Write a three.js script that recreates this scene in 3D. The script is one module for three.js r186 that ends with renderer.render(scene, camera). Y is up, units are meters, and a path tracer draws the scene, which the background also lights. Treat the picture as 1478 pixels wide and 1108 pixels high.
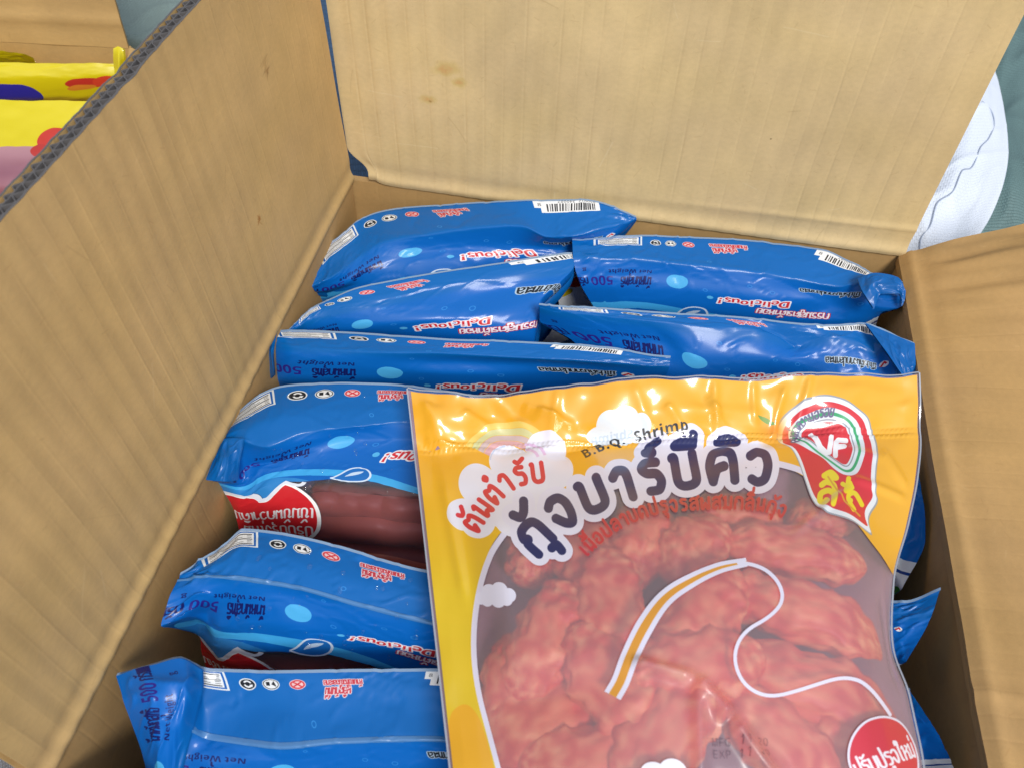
import * as THREE from 'three';
import { mergeGeometries, mergeVertices } from 'three/addons/utils/BufferGeometryUtils.js';
import { ImprovedNoise } from 'three/addons/math/ImprovedNoise.js';

/* ------------------------------------------------------------------ camera, sky, sun, exposure
   World: the rim of the open box lies in the plane y = 0, its far left corner at the origin,
   x to the right along the back wall, z towards the viewer. Metres. */
const V = (x, y, z) => new THREE.Vector3(x, y, z);
const F = 1180, CX = 739, CY = 554, BOX_W = 0.34, BOX_D = 0.361, BOX_H = 0.24;
const camD = V(343, -1420, 1180).normalize();
const camE = V(11842, 1880, -1180); camE.addScaledVector(camD, -camE.dot(camD)).normalize();
const camN = V().crossVectors(camE, camD).normalize();
const camPos = V(0.1711084, 0.3236783, 0.4078049);
const scene = new THREE.Scene();
const camera = new THREE.PerspectiveCamera(2 * Math.atan(554 / F) * 180 / Math.PI, 1024 / 767, 0.01, 60);
camera.position.copy(camPos);
{ const m = new THREE.Matrix4().makeBasis(V(camE.x, camN.x, -camD.x), V(-camE.y, -camN.y, camD.y), V(-camE.z, -camN.z, camD.z)); camera.quaternion.setFromRotationMatrix(m); }
camera.focus = 0.42; camera.userData.fStop = 18;
scene.add(camera);

const sunDir = V(0.36, 0.70, 0.62).normalize();
{ // overcast daylight
  const W = 64, H = 32, data = new Float32Array(W * H * 4);
  for (let y = 0; y < H; y++) for (let x = 0; x < W; x++) {
    const el = ((y + 0.5) / H - 0.5) * Math.PI, s = Math.sin(el), i = (y * W + x) * 4;
    const az = ((x + 0.5) / W - 0.5) * 2 * Math.PI, c = Math.cos(el), k = Math.max(0, Math.cos(az) * c * sunDir.x + s * sunDir.y + Math.sin(az) * c * sunDir.z);
    const L = s > 0 ? 0.29 + 0.20 * s + 0.42 * k * k : 0.22;
    data.set(s > 0 ? [L * 0.92, L * 0.99, L * 1.12] : [L * 1.0, L * 0.98, L * 0.95], i); data[i + 3] = 1;
  }
  const t = new THREE.DataTexture(data, W, H, THREE.RGBAFormat, THREE.FloatType);
  t.mapping = THREE.EquirectangularReflectionMapping; t.magFilter = THREE.LinearFilter; t.minFilter = THREE.LinearFilter; t.needsUpdate = true;
  scene.background = t; scene.environment = t; scene.environmentIntensity = 1;
}
const sun = new THREE.DirectionalLight(new THREE.Color(1, 0.965, 0.90), 2.4);
sun.name = 'sun'; sun.position.copy(sunDir).multiplyScalar(4); sun.target.position.set(0.17, 0, 0.17);
sun.castShadow = true; sun.shadow.radius = 30; sun.shadow.mapSize.set(2048, 2048);
Object.assign(sun.shadow.camera, { left: -1, right: 1, top: 1, bottom: -1, near: 0.5, far: 8 });
scene.add(sun, sun.target);
const EXPOSURE = 1.0;

/* ------------------------------------------------------------------ helpers */
let seedN = 7;
const rnd = () => { seedN = (seedN * 1664525 + 1013904223) >>> 0; return seedN / 4294967296; };
const rr = (a, b) => a + (b - a) * rnd();
const noise = new ImprovedNoise();
const nz = (x, y, z = 0.37) => noise.noise(x, y, z);
const clamp = (x, a, b) => Math.min(b, Math.max(a, x)), sstep = (a, b, x) => { const t = clamp((x - a) / (b - a), 0, 1); return t * t * (3 - 2 * t); };
const ray = (x, y) => { const c = V((x - CX) / F, (y - CY) / F, 1); return V(c.dot(camE), c.dot(camN), -c.dot(camD)); };
// the point of the place that stands at height h above the rim on the sight line measured in the photograph
const at = (x, y, h) => { const r = ray(x, y); return camPos.clone().addScaledVector(r, (h - camPos.y) / r.y); };
const used = new Map();
const numbered = (n) => { const k = (used.get(n) ?? -1) + 1; used.set(n, k); return k ? n + '_' + String(k).padStart(3, '0') : n; };
function tag(o, label, category, group, kind) {
  if (label) o.userData.label = label;
  if (category) o.userData.category = category;
  if (group) o.userData.group = group;
  if (kind) o.userData.kind = kind;
  return o;
}
function thing(name, label, category, pos = V(0, 0, 0), group) {
  const g = new THREE.Group(); g.name = numbered(name); g.position.copy(pos); scene.add(g);
  return tag(g, label, category, group);
}
// geometry is given in world coordinates and moved into the frame of the thing it belongs to
function part(name, geo, mat, parent) {
  const m = new THREE.Mesh(geo, mat); m.name = name; m.castShadow = m.receiveShadow = true;
  if (parent && parent !== scene) {
    const o = V(); for (let p = parent; p && p !== scene; p = p.parent) o.add(p.position);
    geo.translate(-o.x, -o.y, -o.z);
    parent.add(m);
  } else { m.name = numbered(name); scene.add(m); }
  return m;
}
const col = (hex) => new THREE.Color(hex);
function canvas(w, h) { const c = document.createElement('canvas'); c.width = w; c.height = h; return [c, c.getContext('2d')]; }
function tex(c, srgb = true) {
  const t = new THREE.CanvasTexture(c); if (srgb) t.colorSpace = THREE.SRGBColorSpace;
  t.magFilter = THREE.LinearFilter; t.wrapS = t.wrapT = THREE.ClampToEdgeWrapping; return t;
}
// piecewise cubic without overshoot
function pchip(xs, ys, x) {
  const n = xs.length; if (n === 1) return ys[0];
  if (x <= xs[0]) return ys[0]; if (x >= xs[n - 1]) return ys[n - 1];
  let i = 0; while (i < n - 2 && x > xs[i + 1]) i++;
  const h = (k) => xs[k + 1] - xs[k], s = (k) => (ys[k + 1] - ys[k]) / h(k);
  const m = (k) => { if (k === 0) return s(0); if (k === n - 1) return s(n - 2); const a = s(k - 1), b = s(k); if (a * b <= 0) return 0; const w1 = 2 * h(k) + h(k - 1), w2 = h(k) + 2 * h(k - 1); return (w1 + w2) / (w1 / a + w2 / b); };
  const t = (x - xs[i]) / h(i), t2 = t * t, t3 = t2 * t;
  return ys[i] * (2 * t3 - 3 * t2 + 1) + m(i) * h(i) * (t3 - 2 * t2 + t) + ys[i + 1] * (-2 * t3 + 3 * t2) + m(i + 1) * h(i) * (t3 - t2);
}
// a net of measured points (rows of [u, x, y, height]) -> function (u, v) -> world point
function netFn(rows, NU = 80, brk = -1) {
  const conv = rows.map((r) => ({ v: r.v, us: r.p.map((q) => q[0]), P: r.p.map((q) => at(q[1], q[2], q[3])) }));
  const vs = conv.map((r) => r.v);
  const table = [];
  for (let i = 0; i <= NU; i++) table.push(conv.map((r) => ['x', 'y', 'z'].map((k) => pchip(r.us, r.P.map((p) => p[k]), i / NU))));
  const kB = vs.findIndex((v) => Math.abs(v - brk) < 1e-6);
  const colAt = (i, v) => { const a = kB > 0 && v > brk ? kB : 0, z = kB > 0 && v <= brk ? kB + 1 : vs.length; return [0, 1, 2].map((k) => pchip(vs.slice(a, z), table[i].slice(a, z).map((p) => p[k]), v)); };
  return (u, v) => { const f = clamp(u, 0, 1) * NU, i = Math.min(NU - 1, Math.floor(f)), t = f - i, a = colAt(i, v), b = colAt(i + 1, v); return V(a[0] + (b[0] - a[0]) * t, a[1] + (b[1] - a[1]) * t, a[2] + (b[2] - a[2]) * t); };
}
function sheet(fn, nu, nv, flip = false) {
  const pos = [], uv = [], idx = [];
  for (let j = 0; j <= nv; j++) for (let i = 0; i <= nu; i++) { const p = fn(i / nu, j / nv); pos.push(p.x, p.y, p.z); uv.push(i / nu, 1 - j / nv); }
  for (let j = 0; j < nv; j++) for (let i = 0; i < nu; i++) {
    const a = j * (nu + 1) + i, b = a + 1, c = a + nu + 1, d = c + 1;
    flip ? idx.push(a, b, c, b, d, c) : idx.push(a, c, b, b, c, d);
  }
  const g = new THREE.BufferGeometry();
  g.setAttribute('position', new THREE.Float32BufferAttribute(pos, 3)); g.setAttribute('uv', new THREE.Float32BufferAttribute(uv, 2)); g.setIndex(idx); g.computeVertexNormals();
  return g;
}
// a closed board: face fn(u, v) with outward normal offset t behind it
function slab(fn, back, nu, nv) {
  const a = sheet(fn, nu, nv), b = sheet(back, nu, nv, true);
  const e = (f) => sheet(f, 1, 1);
  const rim = (p, q, n) => sheet((u, v) => { const A = p(v), B = q(v); return A.clone().lerp(B, u); }, 1, n);
  const rims = [rim((t) => fn(t, 0), (t) => back(t, 0), nu), rim((t) => back(t, 1), (t) => fn(t, 1), nu), rim((t) => back(0, t), (t) => fn(0, t), nv), rim((t) => fn(1, t), (t) => back(1, t), nv)];
  return mergeGeometries([a, b, ...rims]);
}

/* ------------------------------------------------------------------ lettering: rounded strokes (baseline y = 0, letter top y = 1) */
const TH = {
  'ก': [0.66, [[0, 0], [0, 0.5], [0.12, 0.62], [0.02, 0.72], [0.14, 0.95], [0.36, 1], [0.58, 0.92], [0.66, 0.65], [0.66, 0]]],
  'ข': [0.6, [[0, 0.86], [0.14, 1], [0.2, 0.82], [0.13, 0.6], [0.13, 0.15], [0.28, 0], [0.48, 0], [0.6, 0.15], [0.6, 1]]],
  'ซ': [0.66, [[0, 0.86], [0.14, 1], [0.2, 0.82], [0.13, 0.6], [0.13, 0.15], [0.28, 0], [0.48, 0], [0.6, 0.15], [0.6, 0.8], [0.74, 1.05]]],
  'ค': [0.7, [[0.06, 0], [0, 0.5], [0.12, 0.9], [0.38, 1], [0.62, 0.9], [0.7, 0.6], [0.7, 0]], [[0.06, 0.02], [0.2, 0.4], [0.42, 0.5]]],
  'ง': [0.52, [[0, 0.86], [0.16, 1], [0.4, 0.96], [0.52, 0.7], [0.5, 0.3], [0.38, 0], [0.2, 0.1], [0.02, 0.42]]],
  'จ': [0.56, [[0.02, 0.86], [0.26, 1], [0.5, 0.88], [0.56, 0.5], [0.48, 0.06], [0.3, 0.02], [0.26, 0.3], [0.05, 0.42]]],
  'ด': [0.64, [[0.24, 0.34], [0.08, 0], [0, 0.5], [0.12, 0.9], [0.34, 1], [0.56, 0.9], [0.64, 0.6], [0.64, 0]]],
  'ต': [0.66, [[0.26, 0.34], [0.08, 0], [0, 0.55], [0.1, 0.95], [0.33, 0.84], [0.56, 0.96], [0.66, 0.6], [0.66, 0]]],
  'ถ': [0.66, [[0.14, 0], [0.02, 0.1], [0.06, 0.5], [0.02, 0.72], [0.14, 0.95], [0.36, 1], [0.58, 0.92], [0.66, 0.65], [0.66, 0]]],
  'ท': [0.62, [[0, 0.92], [0.14, 0.98], [0.14, 0]], [[0.14, 0.45], [0.36, 0.95], [0.56, 0.95], [0.62, 0.7], [0.62, 0]]],
  'ธ': [0.58, [[0.54, 1], [0.16, 1], [0.06, 0.82], [0.2, 0.66], [0.5, 0.62], [0.58, 0.4], [0.54, 0], [0.1, 0], [0.08, 0.36]]],
  'น': [0.64, [[0, 0.92], [0.12, 0.98], [0.12, 0.04], [0.38, 0.24], [0.62, 0.02], [0.64, 1]]],
  'บ': [0.62, [[0, 0.96], [0.06, 0.9], [0.06, 0.2], [0.2, 0], [0.48, 0], [0.62, 0.2], [0.62, 1]]],
  'ป': [0.62, [[0, 0.96], [0.06, 0.9], [0.06, 0.2], [0.2, 0], [0.48, 0], [0.62, 0.2], [0.62, 1.5]]],
  'ผ': [0.68, [[0.12, 0.7], [0, 0.94], [0.02, 0.1], [0.14, 0], [0.34, 0.5], [0.54, 0], [0.68, 0.1], [0.68, 1]]],
  'ม': [0.66, [[0, 0.92], [0.12, 0.98], [0.12, 0.1], [0, 0.02]], [[0.12, 0.12], [0.4, 0.06], [0.6, 0.02], [0.66, 1]]],
  'ย': [0.62, [[0.2, 0.98], [0.02, 0.88], [0.1, 0.58], [0.28, 0.54], [0.08, 0.44], [0.06, 0.1], [0.2, 0], [0.48, 0], [0.62, 0.15], [0.62, 1]]],
  'ร': [0.54, [[0.5, 0.96], [0.2, 1], [0.05, 0.84], [0.18, 0.66], [0.44, 0.58], [0.54, 0.32], [0.42, 0.04], [0.16, 0.04]]],
  'ล': [0.64, [[0.02, 0.82], [0.2, 1], [0.5, 0.96], [0.64, 0.68], [0.64, 0]], [[0.62, 0.5], [0.36, 0.62], [0.06, 0.42], [0.06, 0.08], [0.24, 0], [0.34, 0.14]]],
  'ส': [0.66, [[0.02, 0.82], [0.2, 1], [0.5, 0.96], [0.64, 0.68], [0.64, 0]], [[0.62, 0.5], [0.36, 0.62], [0.06, 0.42], [0.06, 0.08], [0.24, 0], [0.34, 0.14]], [[0.54, 0.92], [0.78, 1.16]]],
  'ว': [0.54, [[0, 0.84], [0.18, 1], [0.42, 0.94], [0.54, 0.6], [0.48, 0.15], [0.28, 0], [0.1, 0.08]]],
  'ห': [0.66, [[0, 0.92], [0.12, 0.98], [0.12, 0]], [[0.12, 0.42], [0.46, 0.62], [0.64, 0.4], [0.66, 0]], [[0.46, 0.62], [0.66, 0.86], [0.5, 1]]],
  'อ': [0.62, [[0.04, 0.82], [0.24, 1], [0.5, 0.94], [0.62, 0.6], [0.56, 0.1], [0.32, 0], [0.08, 0.06], [0.04, 0.4], [0.2, 0.48]]],
  'า': [0.42, [[0, 0.82], [0.16, 1], [0.36, 0.94], [0.42, 0.7], [0.42, 0]]],
  'ะ': [0.3, [[0, 0.86], [0.12, 0.66], [0.28, 0.92]], [[0, 0.34], [0.12, 0.12], [0.28, 0.4]]],
  'เ': [0.14, [[0, 1], [0, 0.12], [0.12, 0.02]]],
  'แ': [0.44, [[0, 1], [0, 0.12], [0.12, 0.02]], [[0.3, 1], [0.3, 0.12], [0.42, 0.02]]],
  'โ': [0.34, [[0.34, 1.6], [0.02, 1.56], [0.02, 1.36], [0.2, 1.24], [0.2, 0.12], [0.32, 0.02]]],
  'ใ': [0.32, [[0.02, 1.3], [0.06, 1.56], [0.28, 1.5], [0.24, 1.2], [0.18, 1], [0.18, 0.12], [0.3, 0.02]]],
  'ุ': [0, [[-0.22, -0.22], [-0.04, -0.24], [-0.04, -0.52]]],
  'ู': [0, [[-0.4, -0.22], [-0.36, -0.5], [-0.06, -0.5], [-0.04, -0.22]]],
  'ั': [0, [[-0.46, 1.34], [-0.3, 1.22], [0, 1.42]]],
  'ิ': [0, [[-0.58, 1.28], [-0.32, 1.48], [-0.04, 1.28], [-0.5, 1.27]]],
  'ี': [0, [[-0.58, 1.28], [-0.32, 1.44], [-0.04, 1.28], [-0.5, 1.27]], [[-0.04, 1.3], [-0.02, 1.64]]],
  'ื': [0, [[-0.58, 1.28], [-0.32, 1.44], [-0.04, 1.28], [-0.5, 1.27]], [[-0.04, 1.3], [-0.02, 1.64]], [[-0.2, 1.38], [-0.18, 1.64]]],
  '่': [0, [[-0.12, 1.3], [-0.1, 1.62]]],
  '้': [0, [[-0.46, 1.5], [-0.34, 1.28], [-0.16, 1.34], [0.06, 1.62]]],
  '์': [0, [[-0.3, 1.34], [-0.12, 1.28], [-0.16, 1.5], [0.1, 1.66]]],
  'ํ': [0, [[-0.2, 1.3], [-0.3, 1.42], [-0.18, 1.5], [-0.12, 1.38], [-0.2, 1.3]]],
};
const UPPER = 'ัิีืํ', TONE = '่้์';
function strokePath(g, pts, map) {
  const P = pts.map(map); g.moveTo(...P[0]);
  if (P.length === 2) return g.lineTo(...P[1]);
  for (let i = 0; i < P.length - 1; i++) {
    const p0 = P[Math.max(0, i - 1)], p1 = P[i], p2 = P[i + 1], p3 = P[Math.min(P.length - 1, i + 2)], k = 1 / 7;
    g.bezierCurveTo(p1[0] + (p2[0] - p0[0]) * k, p1[1] + (p2[1] - p0[1]) * k, p2[0] - (p3[0] - p1[0]) * k, p2[1] - (p3[1] - p1[1]) * k, p2[0], p2[1]);
  }
}
const thWidth = (s, gap) => [...s].reduce((a, c) => a + (TH[c] ? (TH[c][0] ? TH[c][0] + gap : 0) : 0.4), 0);
// curve(t) -> [x, y, angle] with t = distance along it; layers = [[colour, line width], ...]
function thai(g, s, curve, size, layers, gap = 0.3, squash = 1) {
  g.save(); g.lineCap = g.lineJoin = 'round';
  for (const [style, lw] of layers) {
    let t = 0, prevUp = false; g.strokeStyle = style; g.lineWidth = lw; g.beginPath();
    for (const c of s) {
      const G = TH[c]; if (!G) { t += 0.4; prevUp = false; continue; }
      const lift = TONE.includes(c) && prevUp ? 0.3 : 0;
      const [cx, cy, a] = curve((t + G[0] / 2) * size * squash), ca = Math.cos(a), sa = Math.sin(a);
      for (let k = 1; k < G.length; k++) strokePath(g, G[k], ([x, y]) => { const lx = (x - G[0] / 2 - (G[0] ? 0 : gap)) * size * squash, ly = -(y + lift) * size; return [cx + lx * ca - ly * sa, cy + lx * sa + ly * ca]; });
      if (G[0]) { t += G[0] + gap; prevUp = false; } else if (UPPER.includes(c)) prevUp = true;
    }
    g.stroke();
  }
  g.restore();
}
const straight = (x, y, a = 0) => (t) => [x + t * Math.cos(a), y + t * Math.sin(a), a];
function along(pts) { // smooth line through points, by distance
  const c = new THREE.CatmullRomCurve3(pts.map(([x, y]) => V(x, y, 0)), false, 'centripetal'), L = c.getLength();
  const f = (t) => { const p = c.getPointAt(clamp(t / L, 0, 1)), d = c.getTangentAt(clamp(t / L, 0, 1)), o = t > L ? t - L : t < 0 ? t : 0; return [p.x + d.x * o, p.y + d.y * o, Math.atan2(d.y, d.x)]; };
  f.L = L; return f;
}

/* ------------------------------------------------------------------ cardboard */
function cardTexture(w, h, base, marks, seed) {
  const [c, g] = canvas(w, h); g.fillStyle = base; g.fillRect(0, 0, w, h);
  const im = g.getImageData(0, 0, w, h), d = im.data; seedN = seed;
  for (let y = 0; y < h; y++) for (let x = 0; x < w; x++) {
    const i = (y * w + x) * 4;
    const k = 1 + 0.055 * nz(x / 190, y / 240, seed) + 0.04 * nz(x / 40, y / 70, seed + 3) + 0.022 * nz(x / 9, y / 8, seed + 5) + 0.03 * (rnd() - 0.5);
    d[i] *= k; d[i + 1] *= k; d[i + 2] *= k * (1 + 0.03 * nz(x / 120, y / 120, seed + 9));
  }
  g.putImageData(im, 0, 0);
  for (let i = 0; i < w * h / 900; i++) { g.strokeStyle = rnd() < 0.6 ? 'rgba(110,72,30,0.10)' : 'rgba(240,215,170,0.10)'; g.lineWidth = rr(0.6, 1.5); const x = rnd() * w, y = rnd() * h, a = rnd() * 6.3, l = rr(3, 14); g.beginPath(); g.moveTo(x, y); g.lineTo(x + Math.cos(a) * l, y + Math.sin(a) * l); g.stroke(); }
  marks?.(g, w, h);
  return c;
}
function spot(g, x, y, rx, ry, style, n = 14) { // an uneven soaked-in spot
  g.fillStyle = style;
  for (let i = 0; i < n; i++) { g.beginPath(); g.ellipse(x + rr(-rx, rx) * 0.6, y + rr(-ry, ry) * 0.6, rx * rr(0.25, 0.6), ry * rr(0.25, 0.6), rr(0, 3), 0, 7); g.fill(); }
}
// washboard of the fluting under the liner; stripes run along v
function fluteBump(w, h, metres, pitch, seed) {
  const [c, g] = canvas(w, h), im = g.createImageData(w, h), d = im.data; seedN = seed;
  const lines = []; for (let x = 0; x < metres; x += pitch * rr(0.85, 1.15)) lines.push([x, rr(0.3, 1), rr(0, 50)]);
  for (let y = 0; y < h; y++) for (let x = 0; x < w; x++) {
    const m = x / w * metres; let v = 0.62 + 0.1 * nz(x / 70, y / 90, seed) + 0.03 * nz(x / 14, y / 14, seed + 2) + 0.02 * nz(x / 3, y / 3, seed + 7);
    for (const [lx, s, o] of lines) { const dd = (m - lx + 0.0004 * nz(y / 160, o)) / 0.0006; if (Math.abs(dd) < 4) v -= 0.42 * s * Math.max(0, 0.55 + 0.9 * nz(y / 110, o + 9)) * Math.exp(-dd * dd); }
    const i = (y * w + x) * 4; d[i] = d[i + 1] = d[i + 2] = clamp(v, 0, 1) * 255; d[i + 3] = 255;
  }
  g.putImageData(im, 0, 0);
  return tex(c, false);
}
const KRAFT = '#cdaa70', KRAFT_IN = '#b9945f';
const cardMat = (map, bump, scale) => new THREE.MeshStandardMaterial({ map, bumpMap: bump, bumpScale: scale, roughness: 0.82, side: THREE.DoubleSide });
const flapTexL = tex(cardTexture(1024, 640, KRAFT, (g, w, h) => {
  // u along the hinge from the back corner, v from the free edge down to the hinge
  spot(g, w * 0.33, h * 0.62, 3, 16, 'rgba(150,88,30,0.28)', 10); spot(g, w * 0.20, h * 0.30, 4, 26, 'rgba(120,85,40,0.13)'); for (let i = 0; i < 22; i++) { g.strokeStyle = rnd() < 0.5 ? 'rgba(240,215,175,0.14)' : 'rgba(105,75,40,0.10)'; g.lineWidth = rr(0.8, 2.4); const x = rnd() * w, y = rnd() * h, a = 1.5 + rr(-0.6, 0.6), l = rr(15, 90); g.beginPath(); g.moveTo(x, y); g.lineTo(x + Math.cos(a) * l, y + Math.sin(a) * l); g.stroke(); }
}, 11));
const flapTexB = tex(cardTexture(1024, 640, '#d8be8c', (g, w, h) => {
  for (const [x, y, rx, ry] of [[0.19, 0.52, 22, 15], [0.155, 0.635, 15, 8], [0.10, 0.22, 46, 16], [0.21, 0.56, 14, 10]]) for (let i = 0; i < 10; i++) spot(g, w * x + rr(-rx, rx) * 0.5, h * y + rr(-ry, ry) * 0.5, rx, ry, 'rgba(128,88,28,0.012)', 8);
  spot(g, w * 0.72, h * 0.62, 2.5, 1.5, 'rgba(60,40,15,0.5)', 5); spot(g, w * 0.16, h * 0.64, 5, 3, 'rgba(120,82,25,0.10)');
  // scuffs and rubbed patches
  for (let i = 0; i < 26; i++) { g.strokeStyle = rnd() < 0.5 ? 'rgba(250,236,205,0.16)' : 'rgba(110,80,40,0.10)'; g.lineWidth = rr(0.8, 2.4); const x = rnd() * w, y = rnd() * h, a = rr(-0.5, 0.5) + (rnd() < 0.5 ? 1.5 : 0), l = rr(15, 80); g.beginPath(); g.moveTo(x, y); g.quadraticCurveTo(x + Math.cos(a) * l * 0.5 + rr(-6, 6), y + Math.sin(a) * l * 0.5, x + Math.cos(a) * l, y + Math.sin(a) * l); g.stroke(); }
}, 23));
const flapTexR = tex(cardTexture(1024, 512, '#bb955f', (g, w, h) => { spot(g, w * 0.86, h * 0.45, 30, 6, 'rgba(90,60,25,0.06)'); }, 37));
const wallTex = tex(cardTexture(512, 512, KRAFT_IN, null, 51)); wallTex.wrapS = wallTex.wrapT = THREE.RepeatWrapping;
const matFlapL = cardMat(flapTexL, fluteBump(1024, 640, 0.366, 0.0085, 5), 0.0003);
const matFlapB = cardMat(flapTexB, fluteBump(1024, 640, 0.34, 0.0105, 6), 0.0005);
const matFlapR = cardMat(flapTexR, fluteBump(1024, 512, 0.366, 0.009, 8), 0.0003);
const matWall = cardMat(wallTex, fluteBump(512, 512, 0.2, 0.009, 9), 0.0004);
const matEdge = new THREE.MeshStandardMaterial({ color: new THREE.Color(0.125, 0.118, 0.12), roughness: 0.95, side: THREE.DoubleSide });

const T = 0.005; // board thickness
const box = thing('cardboard_box', 'large open corrugated cardboard box with raised flaps packed full of blue packs', 'cardboard box', V(0.17, -BOX_H, 0.18));
{
  const TL = 0.167, tiltL = 0.034;
  // left flap: rises nearly upright from the rim, its cut edge showing two rows of flutes
  const bend = (h) => 0.0011 * Math.exp(-Math.pow((h - 0.003) / 0.0024, 2)) - 0.0006 * Math.exp(-Math.pow((h - 0.010) / 0.004, 2));
  const fl = (off) => (u, v) => {
    const z = u * BOX_D, h = (1 - v) * TL;
    const wave = 0.00016 * Math.cos(z / 0.0108 * 6.283 + 2 * nz(z * 20, h * 8)) * sstep(0.06, 0.2, z) + 0.0018 * nz(z * 9, h * 11, 3) + 0.0009 * Math.exp(-Math.pow((z - 0.168) / 0.004, 2)) * sstep(0.05, 0.14, h) ;
    const x = -Math.sin(tiltL) * h + bend(h) + wave + 0.0006 * sstep(0.03, 0, z) * sstep(0, 0.08, h);
    return V(x - off, Math.cos(tiltL) * h, z);
  };
  const flapL = part('flap', slab(fl(0), fl(0.0006), 240, 110), matFlapL, box);
  flapL.userData.label = 'upright left flap with its cut edge showing rows of flutes';
  part('outer_liner', slab(fl(0.0066), fl(0.0072), 120, 30), matFlapL, flapL);
  part('middle_liner', slab((u, v) => fl(0.0039)(u, v * 0.1 + 0.0005), (u, v) => fl(0.0043)(u, v * 0.1 + 0.0005), 120, 4), matEdge, flapL);
  const flute = (mid, amp, pitch, ph) => { const f = (o) => (u, v) => fl(mid + o + amp * Math.sin(u * BOX_D / pitch * 6.283 + ph + 1.5 * nz(u * 14, ph)))(u, v * 0.10 + 0.0006 + 0.0012 * (nz(u * 130, ph) + 0.4)); return slab(f(-0.00028), f(0.00028), 900, 2); };
  part('fluting', flute(0.0026, 0.00125, 0.0058, 0.3), matEdge, flapL);
  part('fluting', flute(0.0052, 0.0010, 0.0052, 1.9), matEdge, flapL);
  part('cut_edge', mergeGeometries([[-0.0001, 0.0008], [0.0065, 0.0073]].map(([a, b]) => sheet((u, v) => fl(a + (b - a) * v)(u, 0).add(V(0, 0.0002 + 0.0003 * nz(u * 200, a * 900), 0)), 300, 1))), matEdge, flapL);

  // back flap: upright, with a light crease near its foot
  const fb = (off) => (u, v) => {
    const h = (1 - v) * 0.172, x = lerp(-0.001 - 0.016 * h, BOX_W + 0.002, u), corner = sstep(0.03, 0, x) * sstep(0.035, 0, h);
    const wave = 0.00018 * Math.cos(x / 0.0107 * 6.283 + 2 * nz(x * 18, h * 9)) * (0.6 + 0.8 * nz(x * 15, h * 14, 8)) + 0.0016 * nz(x * 10, h * 12, 6) + 0.0008 * Math.exp(-Math.pow((h - 0.019 - 0.02 * (x - 0.34)) / 0.0018, 2)) * sstep(0.16, 0.3, x);
    const y = h + 0.0035 * corner;
    const xx = x + (x < 0.17 ? 0.012 * sstep(0.02, 0.0, h - 0.004) * sstep(0.02, 0, x) : 0);
    return V(xx + 0.004 * h * u, y * 0.998, -0.055 * h + bend(h) + wave - off);
  };
  part('flap', slab(fb(0), fb(T), 240, 120), matFlapB, box).userData.label = 'upright back flap with brown stains';

  // right flap: folded outwards, buckled near its far corner
  const fr = (off) => (u, v) => {
    const z = u * BOX_D, s = (1 - v) * 0.168, far = sstep(0.12, 0, z);
    const ang = lerp(0.16, 0.52, far);
    const pleat = far * far * (0.0016 * Math.sin(z * 260 + s * 25 + 1.2) + 0.0009 * Math.sin(z * 560 - s * 60 + 2 * nz(s * 30, z * 20))) * sstep(0.002, 0.03, s);
    const y = Math.sin(ang) * s + 0.0025 * (1 - Math.exp(-s / 0.006)) + 0.0013 * Math.exp(-Math.pow((s - 0.005) / 0.0022, 2)) - 0.0006 * Math.exp(-Math.pow((s - 0.012) / 0.004, 2)) + pleat + 0.0010 * nz(z * 12, s * 9, 4) + 0.0008 * Math.exp(-Math.pow((z - 0.262 - 0.1 * s) / 0.0025, 2)) + 0.00005 * Math.cos(z / 0.011 * 6.283);
    return V(BOX_W + Math.cos(ang) * s - 0.001 + 0.0012 * nz(z * 22, 2.5, 7) * sstep(0.02, 0, s), y - 0.0005 - off, z);
  };
  part('flap', slab(fr(0), fr(T), 200, 90), matFlapR, box).userData.label = 'right flap folded outwards and buckled at its far corner';

  // walls and bottom
  const wall = (A, B, out) => {
    const f = (o) => (u, v) => { const p = A.clone().lerp(B, u); p.y = -v * BOX_H - 0.0004; const L = A.distanceTo(B); return p.addScaledVector(out, o + 0.0012 * (nz(u * L * 25, v * 6, out.x * 3 + out.z) + 0.6) * sstep(0, 0.1, v) + 0.001 * sstep(0.06, 0, v)); };
    const g = slab(f(0), f(T), 60, 40), uv = g.attributes.uv; for (let i = 0; i < uv.count; i++) uv.setXY(i, uv.getX(i) * A.distanceTo(B) / 0.2, uv.getY(i) * BOX_H / 0.2);
    part('wall', g, matWall, box);
  };
  wall(V(-0.0005, 0, BOX_D), V(-0.0005, 0, 0), V(-1, 0, 0)); wall(V(-0.004, 0, -0.0006), V(BOX_W + 0.004, 0, -0.0006), V(0, 0, -1));
  wall(V(BOX_W, 0, 0), V(BOX_W, 0, BOX_D), V(1, 0, 0)); wall(V(BOX_W, 0, BOX_D), V(0, 0, BOX_D), V(0, 0, 1));
  part('bottom_panel', slab((u, v) => V(-T + u * (BOX_W + 2 * T), -BOX_H + 0.004, -T + v * (BOX_D + 2 * T)), (u, v) => V(-T + u * (BOX_W + 2 * T), -BOX_H + 0.0005, -T + v * (BOX_D + 2 * T)), 4, 4), matWall, box);
}
function lerp(a, b, t) { return a + (b - a) * t; }

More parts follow.
